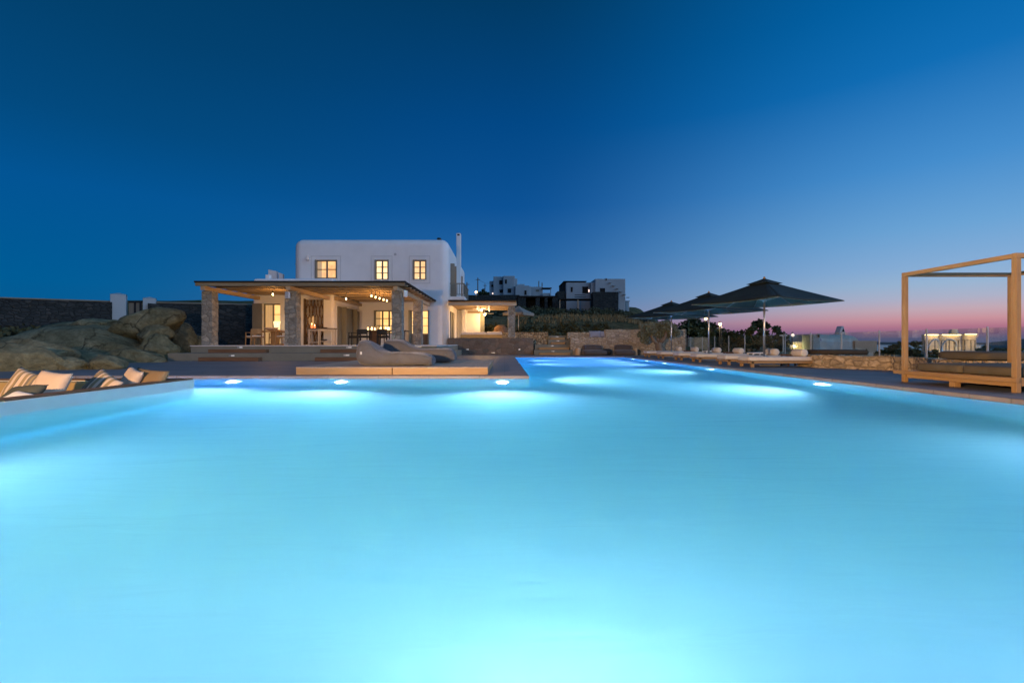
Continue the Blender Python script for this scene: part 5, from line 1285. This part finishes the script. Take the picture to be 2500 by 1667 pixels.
x = U(1912,36); t = thing('floodlight_post','white post with two floodlight boxes beyond the glass fence','floodlight',(x,36,-1.5))
obj('mast', MB().tube([(x,36,terrain(x,36)-.2),(x,36,V(819,36))], .04, 8), M['white_plastic'], t)
for s_ in (-1,1): obj('lamp_box', MB().box(x+s_*.16-.10,35.9,V(820.5,36),x+s_*.16+.10,36.05,V(817,36)), M['white_plastic'], t)

# ------------------------------------------------------------------ neighbours down the slope
Y = 45.0
t = thing('slope_house','grey white house with a barrel roofed terrace beyond the glass fence','house',(U(2040,Y),Y,-3))
block(t,'wall',1994,2090,832,Y,-4,6,M['plaster_old']); 
m = MB(); x0,x1 = U(2003,Y+.5),U(2091,Y+.5); zz0,zz1 = V(832,Y),V(815.5,Y)
m.grid(lambda u,v: Vector((x0+(x1-x0)*u, Y+.3+2.6*(1-math.cos(v*math.pi/2)), zz0+(zz1-zz0)*math.sin(v*math.pi/2))), 2, 8)
m.add([(x0,Y+.3,zz0),(x0,Y+4.5,zz0),(x0,Y+4.5,zz1),(x0,Y+2.9,zz1)],[(0,1,2,3)]); m.add([(x0,Y+2.9,zz1),(x1,Y+2.9,zz1),(x1,Y+5,zz1),(x0,Y+5,zz1)],[(0,1,2,3)])
obj('roof', m, M['cream'], t, True); block(t,'wall',1984,2003,816,Y-.8,-4,1.6)
hole(t,1996.5,2000,817,823,Y-.8)
t = thing('bell_chimney','pale gabled chimney cowl standing on the barrel roofed house','chimney',(U(2057,Y+3),Y+3,1.6))
x0,x1 = U(2048,Y+3),U(2065,Y+3); zt0,zt1 = V(816,Y+3),V(796,Y+3); xm = (x0+x1)/2+.05
obj('cowl', MB().add([(x0,Y+3,zt0),(x1,Y+3,zt0),(xm+.08,Y+3,zt1),(xm-.12,Y+3,zt1),(x0,Y+3.7,zt0),(x1,Y+3.7,zt0),(xm+.08,Y+3.7,zt1),(xm-.12,Y+3.7,zt1)],[(0,1,2,3),(5,4,7,6),(4,0,3,7),(1,5,6,2),(3,2,6,7),(4,5,1,0)]), M['plaster_old'], t, bevel=.03)
obj('opening', MB().add([(xm-.1,Y+2.99,zt0+.25),(xm+.18,Y+2.99,zt0+.25),(xm+.04,Y+2.99,zt1-.2)],[(0,1,2)]), M['roof_dark'], t)
single('boundary_wall', MB().box(U(2088,38),38,-4,U(2141,38),38.3,V(832,38)), M['beige'], 'plain beige wall beside the barrel roofed house', 'wall')
t = thing('slope_house','low house with a yellow lit wall and dim roof behind the pink globe','house',(U(1960,47),47,-3))
block(t,'wall',1936,1984,834,47,-4,5,M['cream']); obj('roof', MB().box(U(1930,49),49,V(833,49),U(1985,49),53,V(819,49)), M['plaster_old'], t)
lamp('yellow_wall_light', (U(1943,46.2),46.2,V(846,46.2)), 75, (1,.70,.25), .1, t)
obj('wall_lamp', MB().lathe([(.02,-.15),(.16,-.1),(.16,.1),(.02,.15)], (U(1936,46.4),46.4,V(845,46.4)), 12), M['bulb'], t, True)
obj('arch_wall', MB().box(U(1930,46.6),46.6,-4,U(1937,46.6),46.9,V(838,46.6)), M['cream'], t, bevel=.2)
t = thing('slope_house','shadowed stone outbuilding behind the trees and the floodlight post','house',(U(1870,52),52,-2)); block(t,'wall',1834,1852,820,52,-4,3,M['stone_pale'],.02); block(t,'wall',1888,1914,838,50,-4,3,M['plaster_old'],.02)
rough_wall('boundary_wall', [(U(1676,36),36.0),(U(1724,36),36.0)], -.6, V(824,36), -.4, M['stone_pale'], 'pale stone wall seen through the first panes of the glass fence', 71)
Y = 40.0
t = thing('lit_villa','white villa with three glowing strip lit bays framed by the daybed posts','house',(U(2320,Y),Y,-3))
for px0,px1,py0,py1 in ((2257,2291,816,860),(2299,2346,816,853),(2355,2384,814.5,852)):
    obj('bay_wall', MB().box(U(px0,Y),Y,-4,U(px1,Y),Y+.3,V(py0,Y)), M['cream'], t, bevel=.03)
    obj('light_strip', MB().box(U(px0,Y)+.02,Y-.06,V(py0+2.2,Y),U(px1,Y)-.02,Y-.004,V(py0+.4,Y)), M['strip'], t)
    lamp('bay_glow', ((U(px0,Y)+U(px1,Y))/2,Y-.45,V(py0+5,Y)), 15, (1,.52,.12), .15, t)
    lamp('bay_glow', ((U(px0,Y)+U(px1,Y))/2,Y-.6,V(py1-6,Y)), 9, (1,.52,.10), .15, t)
obj('wall', MB().box(U(2288,Y),Y+.4,-4,U(2357,Y),Y+1.3,V(817,Y)), M['plaster_old'], t)
rl = MB().box(U(2257,Y-.9),Y-.9,V(831,Y-.9),U(2382,Y-.9),Y-.86,V(830,Y-.9))
for px in (2258,2268,2283,2299,2310,2318,2330,2340,2356,2371,2381): rl.box(U(px,Y-.9)-.02,Y-.9,V(856,Y-.9),U(px,Y-.9)+.02,Y-.86,V(831.05,Y-.9))
obj('railing', rl, M['iron'], t)
obj('balcony', MB().box(U(2257,Y-1),Y-1,V(859,Y-1),U(2384,Y-1),Y-.01,V(856.3,Y-1)), M['plaster_old'], t)
single('round_chimney', MB().lathe([(.34,0),(.33,.25),(.24,.42),(.2,.44),(.19,.40)], (U(2328,Y+2),Y+2,V(816.5,Y+2)), 16), M['plaster_old'], 'round pale chimney pot on the strip lit villa', 'chimney', smooth=True)
def handrail(pts, Y, label):
    t = thing('pool_ladder_rail', label, 'handrail', (U(pts[0][0],Y),Y,-.1), 'curved steel pool rails')
    c = [Vector((U(a,Y),Y,V(b,Y))) for a,b in pts]
    c = c + [Vector((c[-1].x,Y,terrain(c[-1].x,Y)-.05))]
    sm = []
    for i in range(len(c)-1):
        for k in range(5): sm.append(c[i].lerp(c[i+1],k/5))
    for _ in range(3): sm = [sm[0]]+[(sm[i-1]+sm[i]*2+sm[i+1])/4 for i in range(1,len(sm)-1)]+[sm[-1]]
    sm.append(c[-1]); obj('tube', MB().tube(sm, .022, 10), M['steel'], t, True)
    b = sm[0]; obj('foot', MB().tube([b, Vector((b.x-.02,Y,terrain(b.x,Y)-.05))], .022, 10), M['steel'], t, True)
handrail([(2259,857),(2268,842),(2276,831),(2283,828),(2290,830),(2293,840)],14.6,'curved steel handrail before the first glowing bay')
handrail([(2299,845),(2307,833),(2315,828),(2324,829),(2332,834),(2335,842),(2335,852)],14.6,'curved steel handrail before the middle glowing bay')

# assumed unseen lantern behind the pool's near edge: it throws the warm light over the terrace
LP = Vector((-5.85,-3.0,2.0))
t = thing('assumed_lantern','assumed tall iron lantern, unseen, on the deck behind the pool edge','lantern',(LP.x,LP.y,0))  # post, shade and bulb are invented to hold this assumed light
obj('post', MB().tube([(LP.x,LP.y-.25,.001),(LP.x,LP.y-.25,2.3),(LP.x,LP.y-.1,2.42),(LP.x,LP.y,2.3)], .03, 10), M['iron'], t)
obj('lamp_shade', MB().lathe([(.03,.30),(.30,.20),(.30,.17),(.05,.25)], LP, 20), M['iron'], t)
obj('bulb', MB().lathe([(.01,-.10),(.08,-.06),(.10,.02),(.05,.12)], LP, 14), M['bulb'], t, True)
lt = lamp('assumed_lantern_glow', LP+Vector((0,.16,-.02)), 6800, (1,.60,.28), .14, t)
fl_ = bpy.data.lights.new('added_flood','SPOT'); fl_.energy = 8800; fl_.color = (1,.58,.26); fl_.spot_size = R(62); fl_.spot_blend = .55; fl_.shadow_soft_size = .12  # extra spot, added and aimed to warm walls and loungers, sparing the villa
fo = bpy.data.objects.new('added_flood', fl_); COL.objects.link(fo); fo.parent = t; fo.location = Vector((.15,.2,-.1))+LP-ORG[t.name]
fo.rotation_euler = Vector((math.sin(R(34)),math.cos(R(34)),-.02)).to_track_quat('-Z','Y').to_euler()

# ------------------------------------------------------------------ sky, sun, camera
w = bpy.data.worlds.new('World'); sc.world = w; w.use_nodes = True; nt = w.node_tree; nt.nodes.clear()
out = nt.nodes.new('ShaderNodeOutputWorld'); N = nt.nodes.new; Lk = nt.links.new
tc = N('ShaderNodeTexCoord'); nm = N('ShaderNodeVectorMath'); nm.operation = 'NORMALIZE'; Lk(tc.outputs['Generated'], nm.inputs[0])
sx = N('ShaderNodeSeparateXYZ'); Lk(nm.outputs[0], sx.inputs[0])
def math_(op, a, b=None):
    n_ = N('ShaderNodeMath'); n_.operation = op
    for i,x in enumerate((a,b)):
        if x is None: continue
        if isinstance(x,(int,float)): n_.inputs[i].default_value = x
        else: Lk(x, n_.inputs[i])
    return n_.outputs[0]
el = math_('DIVIDE', math_('ARCSINE', math_('MAXIMUM', sx.outputs['Z'], 0.0)), math.pi/2)
pos = math_('POWER', el, .5)
cb_ = N('ShaderNodeCombineXYZ'); Lk(sx.outputs['X'], cb_.inputs[0]); Lk(sx.outputs['Y'], cb_.inputs[1])
n2 = N('ShaderNodeVectorMath'); n2.operation = 'NORMALIZE'; Lk(cb_.outputs[0], n2.inputs[0])
SA = R(110); dp = N('ShaderNodeVectorMath'); dp.operation = 'DOT_PRODUCT'; Lk(n2.outputs[0], dp.inputs[0]); dp.inputs[1].default_value = (math.sin(SA), math.cos(SA), 0)
def sramp(stops): return ramp(nt, pos, [((e/90)**.5, lin(*c)) for e,c in stops])
E_ = sramp([(0,(20,84,130)),(5.5,(0,92,150)),(14,(0,84,148)),(20,(0,73,126)),(28,(0,64,109)),(45,(0,52,88)),(90,(0,46,80))])
C_ = sramp([(0,(76,88,130)),(2,(94,106,148)),(4,(84,120,168)),(7,(60,114,170)),(10,(36,100,163)),(16,(10,82,150)),(25,(0,71,133)),(36,(0,58,101)),(55,(0,48,84)),(90,(0,46,80))])
W_ = sramp([(0,(74,96,136)),(.45,(92,94,132)),(.95,(134,100,132)),(1.5,(176,116,138)),(2.2,(200,146,156)),(3.1,(194,168,180)),(4.1,(172,177,200)),(5.4,(152,180,210)),(7.0,(134,173,214)),(10.5,(106,163,213)),(16,(68,141,205)),(24,(14,110,182)),(30,(0,98,166)),(50,(0,66,118)),(90,(0,46,80))])
S_ = ramp(nt, pos, [((e/90)**.5, tuple(k*x for x in lin(*c)[:3])) for e,c,k in ((0,(150,110,120),1),(2,(230,150,130),1),(4,(235,190,170),1.3),(8,(205,210,230),2.0),(15,(180,210,245),2.5),(30,(130,185,240),2.5),(50,(40,110,175),1.7),(90,(0,46,80),1))])
def mr(a, b):
    n_ = N('ShaderNodeMapRange'); n_.interpolation_type = 'SMOOTHSTEP'; n_.inputs[1].default_value = a; n_.inputs[2].default_value = b; Lk(dp.outputs['Value'], n_.inputs[0]); return n_.outputs[0]
c1 = mixc(nt, mr(-.92,-.34), E_, C_); c2 = mixc(nt, mr(-.34,.45), c1, W_); c3 = mixc(nt, mr(.5,1.0), c2, S_)
bg = N('ShaderNodeBackground'); Lk(c3, bg.inputs[0]); bg.inputs[1].default_value = 1.0
sky = N('ShaderNodeTexSky'); sky.sky_type = 'NISHITA'; sky.sun_disc = False; sky.sun_elevation = R(-4); sky.sun_rotation = R(110)
bg2 = N('ShaderNodeBackground'); Lk(sky.outputs[0], bg2.inputs[0]); bg2.inputs[1].default_value = .05
ad = N('ShaderNodeAddShader'); Lk(bg.outputs[0], ad.inputs[0]); Lk(bg2.outputs[0], ad.inputs[1]); Lk(ad.outputs[0], out.inputs[0])
sl = bpy.data.lights.new('sun','SUN'); sl.energy = .04; sl.angle = R(20); sl.color = (1,.7,.55)
so = bpy.data.objects.new('sun', sl); COL.objects.link(so)
so.rotation_euler = Vector((-math.sin(SA)*math.cos(R(3)), -math.cos(SA)*math.cos(R(3)), -math.sin(R(3)))).to_track_quat('-Z','Y').to_euler()

cam = bpy.data.cameras.new('camera'); co = bpy.data.objects.new('camera', cam); COL.objects.link(co)
co.location = (0,0,H); co.rotation_euler = (R(90),0,0)
cam.sensor_width = 36; cam.lens = F/2500*36; cam.shift_x = (1250-CX)/2500; cam.shift_y = (CY-833.5)/2500
cam.clip_start = .05; cam.clip_end = 90000
sc.camera = co
sc.view_settings.view_transform = 'Standard'; sc.view_settings.look = 'None'; sc.view_settings.exposure = 0; sc.view_settings.gamma = 1
sc.render.engine = 'CYCLES'; cy = sc.cycles
cy.use_denoising = True; cy.max_bounces = 14; cy.diffuse_bounces = 9; cy.glossy_bounces = 4; cy.transmission_bounces = 8; cy.transparent_max_bounces = 16
cy.sample_clamp_indirect = 60; cy.use_light_tree = True; cy.caustics_refractive = True; cy.caustics_reflective = False
